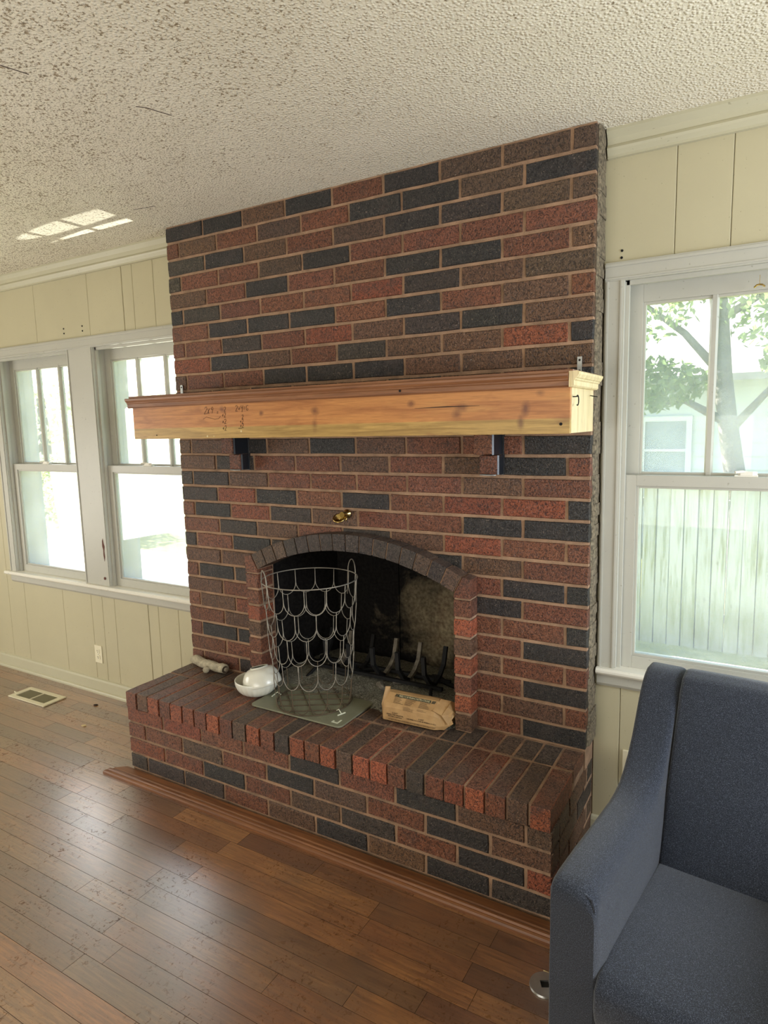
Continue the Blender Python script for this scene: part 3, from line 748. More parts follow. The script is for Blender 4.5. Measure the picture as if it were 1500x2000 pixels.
for rowi in range(4):
    z1 = HZ - RH - 0.002 - rowi * C; z0 = max(0.004, z1 - BH)
    j0 = 0.091 if rowi % 2 == 0 else 0.219
    edges = [0.0, -j0]
    while edges[-1] - 12 * U > -W + 0.03: edges.append(edges[-1] - 12 * U)
    edges.append(-W)
    for i, (xr, xl) in enumerate(zip(edges[:-1], edges[1:])):
        ga = 0 if xl == -W else GAP / 2; gb = 0 if xr == 0.0 else GAP / 2
        hp(link('brick', get_brick('brick', xr - xl - ga - gb, z1 - z0, 0.085), None, (xl + ga, -HD + random.uniform(-0.002, 0.0015), z0), None, bcol(HROWS[rowi][min(i, len(HROWS[rowi]) - 1)])))
    # return faces at both ends (their bricks lie along Y)
    ys = [-HD + 0.0865, -0.215, 0.04, 0.131] if rowi % 2 == 0 else [-HD + 0.0865, -0.10, 0.131]
    for xside, rz in ((-0.001, PI / 2), (-W + 0.001, -PI / 2)):
        for a, b in zip(ys[:-1], ys[1:]):
            L = b - a - GAP
            o = link('brick', get_brick('brick', L, z1 - z0, 0.08), None, (xside, a + GAP / 2 if rz > 0 else b - GAP / 2, z0), (0, 0, rz), bcol(random.choice('MdDm')))
            hp(o)
# trim board lying along the foot of the hearth, mitred at the left end
tp = [(0.0, 0.0), (0.0, 0.024), (-0.004, 0.026), (-0.040, 0.026), (-0.046, 0.022), (-0.050, 0.022), (-0.054, 0.026), (-0.060, 0.025), (-0.064, 0.019), (-0.068, 0.019), (-0.074, 0.016), (-0.078, 0.010), (-0.078, 0.0)]
m = MB(); n = len(tp); Y0 = -HD - 0.006
vs = [(-W - 0.02 + 1.25 * p[0], Y0 + p[0], p[1]) for p in tp] + [(0.03, Y0 + p[0], p[1]) for p in tp]
m.add(vs, [tuple(range(n)), tuple(range(2 * n - 1, n - 1, -1))] + [(i, i + n, (i + 1) % n + n, (i + 1) % n) for i in range(n)])
struct(obj('trim_3', m, 'trim_wood'))

# ash spread over the firebox floor and out onto the hearth
am = MB(); nx, ny = 46, 30
pts = {}
def ash_h(x, y):
    e = min((x - (-1.57)) / 0.06, (-0.50 - x) / 0.06, 1.0) if y < 0.05 else 1.0
    f = min(1.0, max(0.0, (y + 0.085 + 0.03 * math.sin(x * 9 + 1.5)) / 0.06))
    b = 0.012 + 0.030 * max(0, min(1, (y - 0.0) / 0.2)) + 0.012 * noise.noise(Vector((x * 9, y * 9, 0))) + 0.006 * noise.noise(Vector((x * 30, y * 30, 2)))
    return HZ - 0.006 + max(0.0, b) * max(0, min(1, e)) * f + 0.004 * f
for i in range(nx + 1):
    for j in range(ny + 1):
        y_ = -0.15 + j / ny * 0.60
        lo = OX0 + 0.002 if y_ < 0.05 else OX0 + (bx0 - OX0) * (y_ - 0.05) / (by - 0.05) + 0.004
        hi = OX1 - 0.002 if y_ < 0.05 else OX1 + (bx1 - OX1) * (y_ - 0.05) / (by - 0.05) - 0.004
        x = lo + (hi - lo) * i / nx; am.v.append((x, y_, ash_h(x, y_)))
for i in range(nx):
    for j in range(ny): am.f.append((i * (ny + 1) + j, (i + 1) * (ny + 1) + j, (i + 1) * (ny + 1) + j + 1, i * (ny + 1) + j + 1)); am.mi.append(0)
o = obj('ash', am, 'ash', smooth=True); o['kind'] = 'stuff'; tag(o, 'grey wood ash spread over the firebox floor and hearth', 'ash')

# ------------------------------------------------------------------ mantel
mantel = thing('mantel_shelf', 'long pine box mantel with pencil sums, brown moulding and pale right end', 'mantel', (-1.03, -0.16, 1.651))
minv = Matrix.Translation((1.03, 0.16, -1.651))
def mp_(o): o.parent = mantel; o.matrix_parent_inverse = minv; return o
ML, MR, MF, MZ0, MZ1 = -2.066, 0.006, -0.318, 1.651, 1.800
m = MB(); m.box(ML, MR, MF, MF + 0.019, MZ0, 1.842); mp_(obj('front_board', m, 'mantel_pine', bevel=0.0012))
m = MB(); m.box(MR - 0.019, MR, MF + 0.0195, -0.0025, MZ0 + 0.001, 1.842); mp_(obj('end_board', m, 'pale_pine', bevel=0.001, label='pale unstained end board'))
m = MB(); m.box(ML, ML + 0.019, MF + 0.0195, -0.0025, MZ0 + 0.001, 1.842); mp_(obj('end_board', m, 'mantel_pine', bevel=0.001))
m = MB(); m.box(ML - 0.01, MR + 0.01, MF - 0.010, -0.0025, 1.8425, 1.852); mp_(obj('top_board', m, 'mantel_moulding', bevel=0.001))
cp = [(0, 1.797), (-0.010, 1.797), (-0.014, 1.802), (-0.014, 1.816), (-0.018, 1.820), (-0.018, 1.823), (-0.022, 1.826), (-0.027, 1.832), (-0.028, 1.839), (-0.024, 1.842), (0, 1.842)]
m = MB(); m.prism([(MF - 0.0005 + a, b) for a, b in cp], ML - 0.018, MR - 0.001, 0); mp_(obj('crown_moulding', m, 'mantel_moulding'))
m = MB(); m.prism([(MR + 0.0005 - a * 1.15, b + (0.0 if b < 1.83 else 0.004)) for a, b in cp], MF - 0.020, -0.003, 1); mp_(obj('end_moulding', m, 'pale_pine', label='pale end moulding'))
m = MB(); m.prism([(ML - 0.0005 + a, b) for a, b in cp], MF - 0.005, -0.003, 1); mp_(obj('end_moulding', m, 'mantel_moulding'))
for x, z, r in ((-1.965, 1.822, .004), (-1.47, 1.823, .004), (-0.60, 1.812, .0045), (-1.91, 1.668, .0028), (0.0 - 0.022, 1.682, .005), (-0.77, 1.832, .004)):
    m = MB(); m.lathe([(r, 0), (r, 0.002), (0.0001, 0.002)], 10); mp_(obj('nail_hole', m, 'hole_black', loc=(x, (MF if z < 1.797 else MF - 0.0155), z), rot=(PI / 2, 0, 0)))
m = MB(); m.tube([(-0.55, MF + 0.0003, 1.748), (-0.42, MF, 1.750), (-0.30, MF + 0.0003, 1.7495)], lambda i: (0.0006, 0.0022, 0.0006)[i], 6); mp_(obj('split', m, 'crevice'))
for x, z, r in ((-1.585, 1.660, .0045), (-1.545, 1.660, .003), (-1.385, 1.679, .0045)):
    m = MB(); m.lathe([(r, 0), (r, 0.0006), (0.0001, 0.0006)], 10); mp_(obj('paint_spot', m, 'print_cream', loc=(x, MF, z), rot=(PI / 2, 0, 0)))
# pencil sums written on the front board, drawn as strokes
GLY = {'2': [[(0, .8), (.15, 1), (.45, 1), (.6, .8), (.5, .55), (.1, .1), (.05, 0), (.7, .05)]], '+': [[(.05, .4), (.6, .45)], [(.33, .15), (.3, .72)]],
       '4': [[(.1, 1), (.05, .6), (.25, .5), (.55, .65)], [(.62, 1), (.5, .3), (.42, -.2)]], '=': [[(.05, .6), (.6, .65)], [(.05, .35), (.6, .38)]],
       '6': [[(.6, .95), (.2, .9), (.05, .5), (.2, .1), (.5, .05), (.62, .3), (.4, .45)]], 'x': [[(.05, .7), (.5, 0)], [(.5, .75), (.05, 0)]], '_': [[(-.3, -.05), (.8, 0)]], '-': [[(.0, .4), (.6, .45)]],
       '9': [[(.6, .8), (.35, 1), (.1, .8), (.25, .55), (.6, .75), (.5, .1)]], 'm': [[(0, 0), (.1, .6), (.25, .1), (.3, .6), (.55, .5)]]}
def write(txt, x, z, h, parent_fn, y=MF, slant=0.15):
    m = MB(); cx = x
    for ch in txt:
        for st in GLY.get(ch, []):
            m.tube([(cx + (a + b * slant) * h * 0.75, y, z + b * h) for a, b in st], 0.0011, 5)
        cx += h * 0.62
    return parent_fn(obj('pencil_writing', m, 'pencil'))
write('2+4=6', -1.412, 1.764, 0.024, mp_)
write('2x9', -1.598, 1.757, 0.030, mp_, slant=0.35)
for i, z in enumerate((1.764, 1.740, 1.712, 1.684)):
    write('2' if i == 0 else '+2', -1.492 + (0.014 if i == 0 else 0), z, 0.020, mp_)
write('=', -1.522, 1.752, 0.020, mp_)
for i, z in enumerate((1.731, 1.712, 1.694)): write('2' if i == 0 else '+2', -1.390 + (0.012 if i == 0 else 0), z, 0.017, mp_)
write('_', -1.394, 1.692, 0.024, mp_)
m = MB(); m.tube([(-1.605, MF, 1.735), (-1.585, MF, 1.744), (-1.555, MF, 1.738), (-1.535, MF, 1.733), (-1.512, MF, 1.735), (-1.50, MF, 1.745)], 0.0009, 5); mp_(obj('pencil_writing', m, 'pencil'))
# cup hook and nail on the end board, straps holding the shelf to the bricks
hk = [(MR, -0.285, 1.768), (MR + 0.012, -0.285, 1.768), (MR + 0.016, -0.290, 1.768)] + [(MR + 0.016, -0.278 + 0.015 * math.cos(a) - 0.01, 1.768 - 0.0 + 0.016 * math.sin(a) - 0.012) for a in [PI * 0.7 - i * 0.42 for i in range(11)]]
m = MB(); m.tube(hk, 0.0018, 7); mp_(obj('cup_hook', m, 'iron', smooth=True))
m = MB(); m.tube([(MR - 0.004, -0.045, 1.778), (MR + 0.030, -0.075, 1.771)], 0.0016, 7); mp_(obj('nail', m, 'iron', smooth=True))
for x in (-0.044, -2.067):
    s = MB(); s.box(x - 0.0085, x + 0.0085, -0.0065, -0.0035, 1.852, 1.918); so = mp_(obj('metal_strap', s, 'galvanised', bevel=0.0006))
    for z in (1.868, 1.906):
        h = MB(); h.lathe([(0.0042, 0), (0.0042, 0.0006), (0.0001, 0.0006)], 10); ho = obj('screw', h, 'hole_black', loc=(x, -0.0064, z), rot=(PI / 2, 0, 0)); ho.parent = so

# brass key valve on the bricks above the arch
kv = thing('gas_key_valve', 'small brass key valve with round collar on bricks above the arch', 'valve', (-1.066, -0.004, 1.300))
m = MB(); m.lathe([(0.020, 0.0), (0.020, 0.004), (0.014, 0.012), (0.010, 0.020), (0.010, 0.034), (0.013, 0.036), (0.013, 0.044), (0.0001, 0.044)], 20)
obj('escutcheon', m, 'brass', kv, smooth='auto', rot=(PI / 2, 0, 0))
m = MB(); m.lathe([(0.026, 0.000), (0.029, 0.004), (0.026, 0.008), (0.022, 0.006), (0.016, -0.004), (0.0001, -0.006), (0.0001, -0.010), (0.018, -0.008), (0.026, 0.000)], 24)
obj('collar', m, 'brass', kv, smooth=True, loc=(-0.014, -0.046, -0.018), rot=(math.radians(35), math.radians(16), 0))
m = MB(); m.tube([(0.012, -0.03, -0.004), (0.018, -0.036, -0.018), (0.016, -0.038, -0.028)], 0.0035, 7); obj('lever', m, 'brass', kv, smooth=True)

# ------------------------------------------------------------------ things on the hearth
# crusted pipe
pr_ = thing('crusted_pipe', 'dirty off-white crusted pipe lying against the bricks at left end of hearth', 'pipe', (-1.955, -0.045, HZ + 0.029), (0, 0, math.radians(-7)))
rp_ = random.Random(2)
m = MB(); path = [(-0.135 + 0.27 * i / 18, 0.004 * math.sin(i * 0.5), 0.003 * math.sin(i * 0.8)) for i in range(19)]
m.tube(path, lambda i: 0.0245 * (0.72 if i == 0 else 1.0) + rp_.uniform(-0.002, 0.002), 16, cap=True)
obj('tube', m, 'plaster_pipe', pr_, smooth=True)
m = MB(); m.lathe([(0.0185, 0), (0.0185, 0.002), (0.0001, -0.001)], 16); obj('bore', m, 'pipe_inside', pr_, loc=(0.1345, 0, 0), rot=(0, PI / 2, 0))
m = MB(); m.lathe([(0.012, 0), (0.012, 0.018), (0.017, 0.022), (0.018, 0.032), (0.012, 0.040), (0.0001, 0.041)], 14); obj('side_stub', m, 'plaster_pipe', pr_, smooth=True, loc=(0.03, -0.012, -0.006), rot=(math.radians(100), 0, 0))

# bowls
bowl_c = (-1.508, -0.168, HZ + 0.001)
def bowl_prof(R, H, foot, t):
    out = [(foot * 0.9, 0.0), (foot, 0.0), (foot, 0.006)]
    for i in range(1, 13):
        a = i / 12; out.append((foot + (R - foot) * math.sin(a * PI / 2) ** 0.85, 0.006 + (H - 0.006) * (1 - math.cos(a * PI / 2)) ** 0.9))
    out.append((R - t * 0.5, H + t * 0.4)); out.append((R - t, H))
    for i in range(11, -1, -1):
        a = i / 12; out.append((max(0.0005, foot + (R - foot) * math.sin(a * PI / 2) ** 0.85 - t if i else 0.0005), 0.006 + t + (H - 0.006 - t) * (1 - math.cos(a * PI / 2)) ** 0.9))
    return out
o = MB(); NF = 96
o.lathe(bowl_prof(0.104, 0.078, 0.042, 0.004), NF, flute=lambda j, k: (0.0012 if k % 4 < 2 else -0.0006) if 3 <= j <= 12 else 0)
b1 = obj('fluted_bowl', o, 'porcelain', smooth=True, loc=bowl_c); tag(b1, 'white fluted porcelain bowl sitting upright on hearth beside the wire basket', 'bowl')
o = MB(); o.lathe(bowl_prof(0.092, 0.086, 0.042, 0.004), 64)
b2 = obj('upturned_bowl', o, 'porcelain', smooth=True, loc=(bowl_c[0] + 0.014, bowl_c[1] + 0.004, bowl_c[2] + 0.138), rot=(math.radians(180 - 3), math.radians(-15), 0)); tag(b2, 'smooth white bowl turned upside down and tilted inside the fluted bowl', 'bowl')

# cutting board
def rounded(x0, x1, y0, y1, r, n=6):
    out = []
    for cx, cy, a0 in ((x1 - r, y1 - r, 0), (x0 + r, y1 - r, 90), (x0 + r, y0 + r, 180), (x1 - r, y0 + r, 270)):
        for i in range(n + 1):
            a = math.radians(a0 + 90 * i / n); out.append((cx + r * math.cos(a), cy + r * math.sin(a)))
    return out
bd = thing('flat_board', 'grey-green flat board with rounded corners under the wire basket', 'board', (-1.195, -0.150, HZ + 0.0035), (0, 0, math.radians(0)))
m = MB(); m.prism(rounded(-0.250, 0.250, -0.140, 0.140, 0.022), 0, 0.007, 2); obj('panel', m, 'board_plastic', bd, bevel=0.001)
m = MB(); m.prism([(0.188, -0.118), (0.222, -0.118), (0.222, -0.082), (0.214, -0.082), (0.214, -0.108), (0.196, -0.108), (0.196, -0.100), (0.188, -0.100)], 0.0071, 0.0078, 2); obj('sticker', m, 'pale_plastic', bd)
BT = HZ + 0.0105

# wire laundry basket
bask = thing('wire_basket', 'tall round wire basket with scalloped rows and two loop handles on the hearth', 'basket', (-1.205, -0.118, BT + 0.003))
BHt = 0.575; RB, RT = 0.172, 0.216
def rad(z): return RB + (RT - RB) * (z / BHt)
def bp(a, z): return (rad(z) * math.cos(a), rad(z) * math.sin(a), z)
WR = 0.0018
m = MB(); m.tube([bp(2 * PI * i / 64, BHt) for i in range(64)], 0.0027, 8, closed=True); obj('rim', m, 'wire', bask, smooth=True)
m = MB(); m.tube([bp(2 * PI * i / 56, 0.0) for i in range(56)], 0.0028, 8, closed=True); obj('base_ring', m, 'rusty_wire', bask, smooth=True)
NS = 14; rows = 5; rh = BHt / (rows + 0.0)
cache_sc = {}
for rix in range(rows):
    ztop = BHt - rix * rh if rix == 0 else BHt - rix * rh; zbot = BHt - (rix + 1) * rh
    if rix == rows - 1: zbot = 0.004
    m = MB(); da = 2 * PI / NS
    zc = zbot + 0.055
    path = [bp(-da / 2 - (0.0), ztop)] + [bp(-da / 2, ztop + (zc - ztop) * i / 2) for i in (1,)]
    for i in range(11):
        t = PI * i / 10; path.append(bp(-da / 2 * math.cos(t), zc - 0.055 * math.sin(t)))
    path += [bp(da / 2, ztop + (zc - ztop) / 2), bp(da / 2, ztop)]
    m.tube(path, WR, 6); me = m.mesh('wire_scallop', 'wire' if rix < 4 else 'rusty_wire', smooth=True)
    for k in range(NS): link('wire_scallop', me, bask, None, (0, 0, da * (k + 0.5 * (rix % 2)) + 0.08))
for a in (math.radians(238), math.radians(60)):
    m = MB(); wdt = 0.18
    path = [bp(a - wdt, BHt - 0.11), bp(a - wdt, BHt)] + [tuple(Vector(bp(a - wdt * math.cos(PI * i / 10), BHt)) + Vector((0, 0, 0.062 * math.sin(PI * i / 10)))) for i in range(1, 10)] + [bp(a + wdt, BHt), bp(a + wdt, BHt - 0.11)]
    m.tube(path, 0.0025, 8); obj('handle', m, 'wire', bask, smooth=True)
for s_, off in [(1, -0.12), (1, -0.06), (1, 0.0), (1, 0.06), (1, 0.12), (-1, -0.11), (-1, -0.037), (-1, 0.037), (-1, 0.11)]:
    half = math.sqrt(RB * RB - off * off); m = MB()
    ang = 0.55 if s_ > 0 else -0.75
    d = Vector((math.cos(ang), math.sin(ang), 0)); nrm = Vector((-d.y, d.x, 0))
    m.tube([nrm * off - d * half, nrm * off + d * half], 0.0026 if s_ > 0 else 0.0018, 6); obj('base_wire', m, 'rusty_wire', bask)
for a in (3.35, 5.95):
    m = MB(); m.tube([bp(a, 0.004), tuple(Vector(bp(a, 0.010)) * 1.10 + Vector((0, 0, 0.004))), tuple(Vector(bp(a, 0.0)) * 1.22)], 0.0022, 6); m.tube([tuple(Vector(bp(a + 0.10, 0.0)) * 1.22), tuple(Vector(bp(a - 0.10, 0.0)) * 1.22)], 0.003, 6)
    obj('plastic_clip', m, 'pale_plastic', bask)

# packaged fire log
lg = thing('wrapped_firelog', 'fire log in creased brown paper wrapper with green instruction banner on hearth', 'fire log', (-0.690, -0.070, HZ + 0.004), (0, 0, math.radians(2)))
m = MB(); nl = 22; LL = 0.275
prof = [(-0.058, 0.004), (-0.062, 0.020), (-0.060, 0.064), (-0.050, 0.080), (-0.012, 0.112), (0.010, 0.114), (0.050, 0.098), (0.060, 0.070), (0.060, 0.012), (0.052, 0.001), (-0.045, 0.001)]
rl = random.Random(9); npf = len(prof)
for i in range(nl + 1):
    t = i / nl; x = -LL / 2 + LL * t
    e = max(0, (t - 0.86) / 0.14); s0 = 1 - 0.30 * e
    for j, (yy, zz_) in enumerate(prof):
        q = 0.0009 * noise.noise(Vector((x * 24, j * 0.9, 1.3))) + (0.006 * noise.noise(Vector((x * 50, j * 1.7, 5))) * e)
        m.v.append((x + 0.008 * e * math.sin(j * 1.9), yy * s0 + q, max(0.0006, (zz_ - 0.05) * s0 + 0.05 - 0.010 * e + q) if zz_ > 0.01 else zz_))
for i in range(nl):
    for j in range(npf): m.f.append((i * npf + j, i * npf + (j + 1) % npf, (i + 1) * npf + (j + 1) % npf, (i + 1) * npf + j)); m.mi.append(0)
m.f.append(tuple(range(npf))); m.mi.append(0)
# crumpled far end: folds drawn in to a pinched centre
cb = len(m.v); e0 = nl * npf
for j in range(npf):
    a = m.v[e0 + j]; m.v.append((a[0] + 0.018 + 0.012 * (j % 2), a[1] * 0.62, (a[2] - 0.05) * 0.62 + 0.05))
for j in range(npf): m.f.append((e0 + j, e0 + (j + 1) % npf, cb + (j + 1) % npf, cb + j)); m.mi.append(0)
cv = len(m.v); m.v.append((LL / 2 + 0.012, 0.0, 0.052))
for j in range(npf): m.f.append((cb + j, cb + (j + 1) % npf, cv)); m.mi.append(0)
obj('paper_wrapper', m, 'kraft_paper', lg)
m = MB()   # standing flap of paper at the left end, and a loose flap on the right
m.add([(-LL / 2 - 0.002, -0.060, 0.006), (-LL / 2 - 0.004, -0.064, 0.075), (-LL / 2 - 0.001, -0.030, 0.142), (-LL / 2 + 0.012, -0.010, 0.136), (-LL / 2 + 0.004, 0.0, 0.105), (-LL / 2 + 0.001, -0.030, 0.050)], [(0, 1, 2, 3, 4, 5)])
m.add([(v[0] + 0.0012, v[1], v[2]) for v in m.v[:6]], [(5, 4, 3, 2, 1, 0)])
obj('torn_flap', m, 'kraft_paper', lg)
m = MB(); m.add([(LL / 2 - 0.045, -0.052, 0.085), (LL / 2 - 0.005, -0.050, 0.070), (LL / 2 + 0.012, -0.020, 0.098), (LL / 2 + 0.010, 0.020, 0.108), (LL / 2 - 0.030, 0.004, 0.116)], [(0, 1, 2, 3, 4)])
m.add([(LL / 2 - 0.005, -0.050, 0.070), (LL / 2 + 0.022, -0.044, 0.030), (LL / 2 + 0.034, 0.010, 0.060), (LL / 2 + 0.012, -0.020, 0.098)], [(0, 1, 2, 3)])
m.add([(LL / 2 + 0.010, 0.020, 0.108), (LL / 2 + 0.012, -0.020, 0.098), (LL / 2 + 0.036, 0.012, 0.058), (LL / 2 + 0.030, 0.05, 0.085)], [(0, 1, 2, 3)])
obj('folded_end', m, 'kraft_paper', lg)
def text_mesh(name, body, size, mat, parent, loc, rot, align='LEFT', sx=1.0):
    cu = bpy.data.curves.new('t', 'FONT'); cu.body = body; cu.size = size; cu.align_x = align; cu.extrude = 0.0002; cu.resolution_u = 1
    to = bpy.data.objects.new('t', cu); col.objects.link(to)
    dg = bpy.context.evaluated_depsgraph_get(); me = bpy.data.meshes.new_from_object(to.evaluated_get(dg)); me.materials.clear(); me.materials.append(M[mat])
    bpy.data.objects.remove(to); bpy.data.curves.remove(cu)
    for v in me.vertices: v.co.x *= sx
    return link(name, me, parent, loc, rot)
# sloping top-front face runs from (-0.050,0.080) to (-0.012,0.112)
sl = math.atan2(0.032, 0.038)
def onslope(x, d, lift=0.0022): # d: distance up the slope
    return (x, -0.050 + d * math.cos(sl) - lift * math.sin(sl), 0.080 + d * math.sin(sl) + lift * math.cos(sl))
m = MB(); 
def slope_rect(x0, x1, d0, d1, sk=0.0, lift=0.0016):
    m.add([onslope(x0, d0, lift), onslope(x1, d0, lift), onslope(x1 + sk, d1, lift), onslope(x0 + sk, d1, lift)], [(0, 1, 2, 3)])
slope_rect(-0.080, 0.072, 0.032, 0.045, 0.0)
for i in range(3): slope_rect(-0.096 + i * 0.0055, -0.0925 + i * 0.0055, 0.032, 0.045, 0.004); slope_rect(0.076 + i * 0.0055, 0.0795 + i * 0.0055, 0.032, 0.045, 0.004)
obj('printed_banner', m, 'print_green', lg)
text_mesh('banner_text', 'FIRELOG BURNING INSTRUCTIONS', 0.0120, 'print_cream', lg, onslope(-0.077, 0.0345, 0.0019), (sl, 0, 0), sx=0.76)
m = MB(); rt = random.Random(4)
for cx0, nlines in ((-0.094, 7), (-0.040, 11), (0.026, 9)):
    for i in range(nlines):
        wln = rt.uniform(0.028, 0.050); d = 0.028 - i * 0.0042
        if d > 0: slope_rect(cx0, cx0 + wln, d, d + 0.0011, 0, 0.0016)
        else: m.add([(cx0, -0.0622, 0.080 + d * 1.1), (cx0 + wln, -0.0622, 0.080 + d * 1.1), (cx0 + wln, -0.0622, 0.0811 + d * 1.1), (cx0, -0.0622, 0.0811 + d * 1.1)], [(0, 1, 2, 3)])
obj('printed_lines', m, 'print_dark', lg)
fr = (PI / 2 - 0.03, 0, 0)
text_mesh('printed_text', "DON'T\nBREAK THE WRAPPER\nBEFORE LIGHTING", 0.0082, 'print_dark', lg, (-0.088, -0.0636, 0.041), fr, 'CENTER').location.x = -0.078
text_mesh('printed_text', "DON'T\nUSE FIRELOG OVER BURNING COALS", 0.0082, 'print_dark', lg, (0.045, -0.0636, 0.036), fr, 'CENTER')
text_mesh('printed_text', "DO NOT ADD ANY OTHER FUEL OR A 2ND FIRELOG UNTIL FIRST IS OUT", 0.0066, 'print_dark', lg, (0.0, -0.0640, 0.012), fr, 'CENTER')

# log grate
gr = thing('fireplace_grate', 'black iron log grate with upturned prongs standing in firebox ash', 'grate', (-1.04, 0.20, 0.455))
def bar(m, pts, w=0.019, t=0.016):
    """flat-sided bar bent along a path in the YZ plane"""
    for (a, b) in zip(pts[:-1], pts[1:]):
        a = Vector(a); b = Vector(b); d = (b - a).normalized(); n1 = Vector((1, 0, 0)); n2 = d.cross(n1).normalized()
        e = d * 0.003
        vs = [p + n1 * sx_ * w / 2 + n2 * sy_ * t / 2 for p in (a - e, b + e) for sx_, sy_ in ((-1, -1), (1, -1), (1, 1), (-1, 1))]
        m.add(vs, [(3, 2, 1, 0), (4, 5, 6, 7), (0, 1, 5, 4), (1, 2, 6, 5), (2, 3, 7, 6), (3, 0, 4, 7)])
for i, x in enumerate((0.30, 0.165, 0.03, -0.105, -0.24, -0.36)):
    m = MB(); bar(m, [(x, -0.115, 0.195), (x, -0.108, 0.115), (x, -0.065, 0.060), (x, -0.01, 0.028)]); obj('prong', m, 'iron', gr)
    m = MB(); bar(m, [(x, -0.01, 0.028), (x, 0.05, 0.050), (x + 0.004, 0.088, 0.095), (x + 0.006, 0.110, 0.175)]); obj('prong', m, 'iron' if i in (0, 3, 5) else 'ashy_iron', gr, label=None if i in (0, 3, 5) else 'ash-crusted grey prong')
for y_, z_ in ((0.045, 0.032), (-0.045, 0.030)):
    m = MB(); m.box(-0.39, 0.36, y_ - 0.009, y_ + 0.009, z_ - 0.008, z_ + 0.008); obj('cross_bar', m, 'iron', gr, bevel=0.001)
for x, y_, x2, y2 in ((0.30, -0.045, 0.345, -0.14), (-0.34, -0.045, -0.36, -0.12), (0.34, 0.045, 0.36, 0.10), (-0.34, 0.045, -0.36, 0.10)):
    m = MB(); m.tube([(x, y_, 0.03), (x2, y2, -0.014)], 0.008, 6); obj('leg', m, 'iron', gr)
# charred stubs lying in the ash
rc2 = random.Random(8)
for i, (x, y_, l, a, mt) in enumerate([(-0.905, 0.19, 0.10, 0.6, 'ashy_iron'), (-0.98, 0.11, 0.075, 2.5, 'ashy_iron'), (-0.86, 0.28, 0.13, 0.2, 'iron'), (-0.72, 0.26, 0.16, -0.35, 'iron'), (-1.12, 0.22, 0.09, 1.1, 'iron'), (-1.24, 0.15, 0.08, 0.3, 'iron')]):
    m = MB(); m.tube([(-l / 2, 0, 0), (-l / 4, 0.004, 0.004), (l / 5, -0.004, 0.002), (l / 2, 0.002, 0)], lambda k, q=[rc2.uniform(0.010, 0.018) for _ in range(4)]: q[k], 7)
    o = obj('charred_stub', m, mt, loc=(x, y_, ash_h(x, y_) + 0.009), rot=(0, 0.05, a))
    lab = ['ash-white burnt wood stub between grate prongs', 'small ashy wood lump in front of grate', 'black charred stick behind the middle grate prongs', 'black charred stick at right end of grate', 'black charred stub left of the middle of grate', 'black charred stub behind the wire basket'][i]
    tag(o, lab, 'charcoal', 'charred stubs in the firebox ash')

# ------------------------------------------------------------------ floor items and wall fittings
vr = thing('floor_register', 'cream metal floor vent cover lying on boards beneath the left windows', 'vent', (-3.44, -0.120, 0.001), (0, 0, math.radians(1.5)))
m = MB(); X, Y, b = 0.185, 0.078, 0.028
for a in ((-X, X, -Y, -Y + b), (-X, X, Y - b, Y), (-X, -X + b + 0.01, -Y + b, Y - b), (X - b - 0.01, X, -Y + b, Y - b), (-0.004, 0.004, -Y + b, Y - b)): m.box(a[0], a[1], a[2], a[3], 0, 0.008)
obj('frame', m, 'register_paint', vr, bevel=0.0015)
m = MB(); m.box(-X + b, X - b, -Y + b, Y - b, 0.0005, 0.002); obj('duct_shadow', m, 'vent_dark', vr)
lv = MB(); lv.box(-0.0012, 0.0012, -Y + b, Y - b, 0.002, 0.0055); lme = lv.mesh('louvre', 'louvre_paint')
for i in range(34):
    x = -0.138 + i * 0.0084
    if abs(x) > 0.006: link('louvre', lme, vr, (x, 0, 0), (0, math.radians(25 if x < 0 else -30), 0))
m = MB(); m.tube([(-0.187, -0.02, 0.004), (-0.20, -0.022, 0.005), (-0.207, -0.020, 0.010)], 0.004, 7); obj('lever', m, 'register_paint', vr)

def outlet(name, x, z, label):
    t = thing(name, label, 'outlet', (x, WY, z))
    m = MB(); m.box(-0.035, 0.035, -0.006, 0, -0.058, 0.058); obj('cover_plate', m, 'outlet_plastic', t, bevel=0.002)
    for dz in (0.0205, -0.0205):
        m = MB(); m.prism(rounded(-0.0165, 0.0165, -0.0145 + dz, 0.0145 + dz, 0.008), -0.0085, -0.005, 1); r_ = obj('receptacle', m, 'outlet_plastic', t, bevel=0.0005)
        for dx in (-0.006, 0.006):
            m = MB(); m.box(dx - 0.001, dx + 0.001, -0.0092, -0.0084, dz - 0.001, dz + 0.007); obj('slot', m, 'hole_black', r_)
        m = MB(); m.lathe([(0.0024, 0), (0.0024, 0.0008), (0.0001, 0.0008)], 8); obj('ground_hole', m, 'hole_black', r_, loc=(0, -0.0084, dz - 0.007), rot=(PI / 2, 0, 0))
    m = MB(); m.lathe([(0.003, 0), (0.0025, 0.0015), (0.0001, 0.0015)], 8); obj('screw', m, 'galvanised', t, loc=(0, -0.006, 0), rot=(PI / 2, 0, 0))
outlet('wall_outlet', -3.125, 0.262, 'cream double wall outlet under the left windows')
outlet('wall_outlet', 0.150, 0.345, 'cream wall outlet half hidden behind armchair')

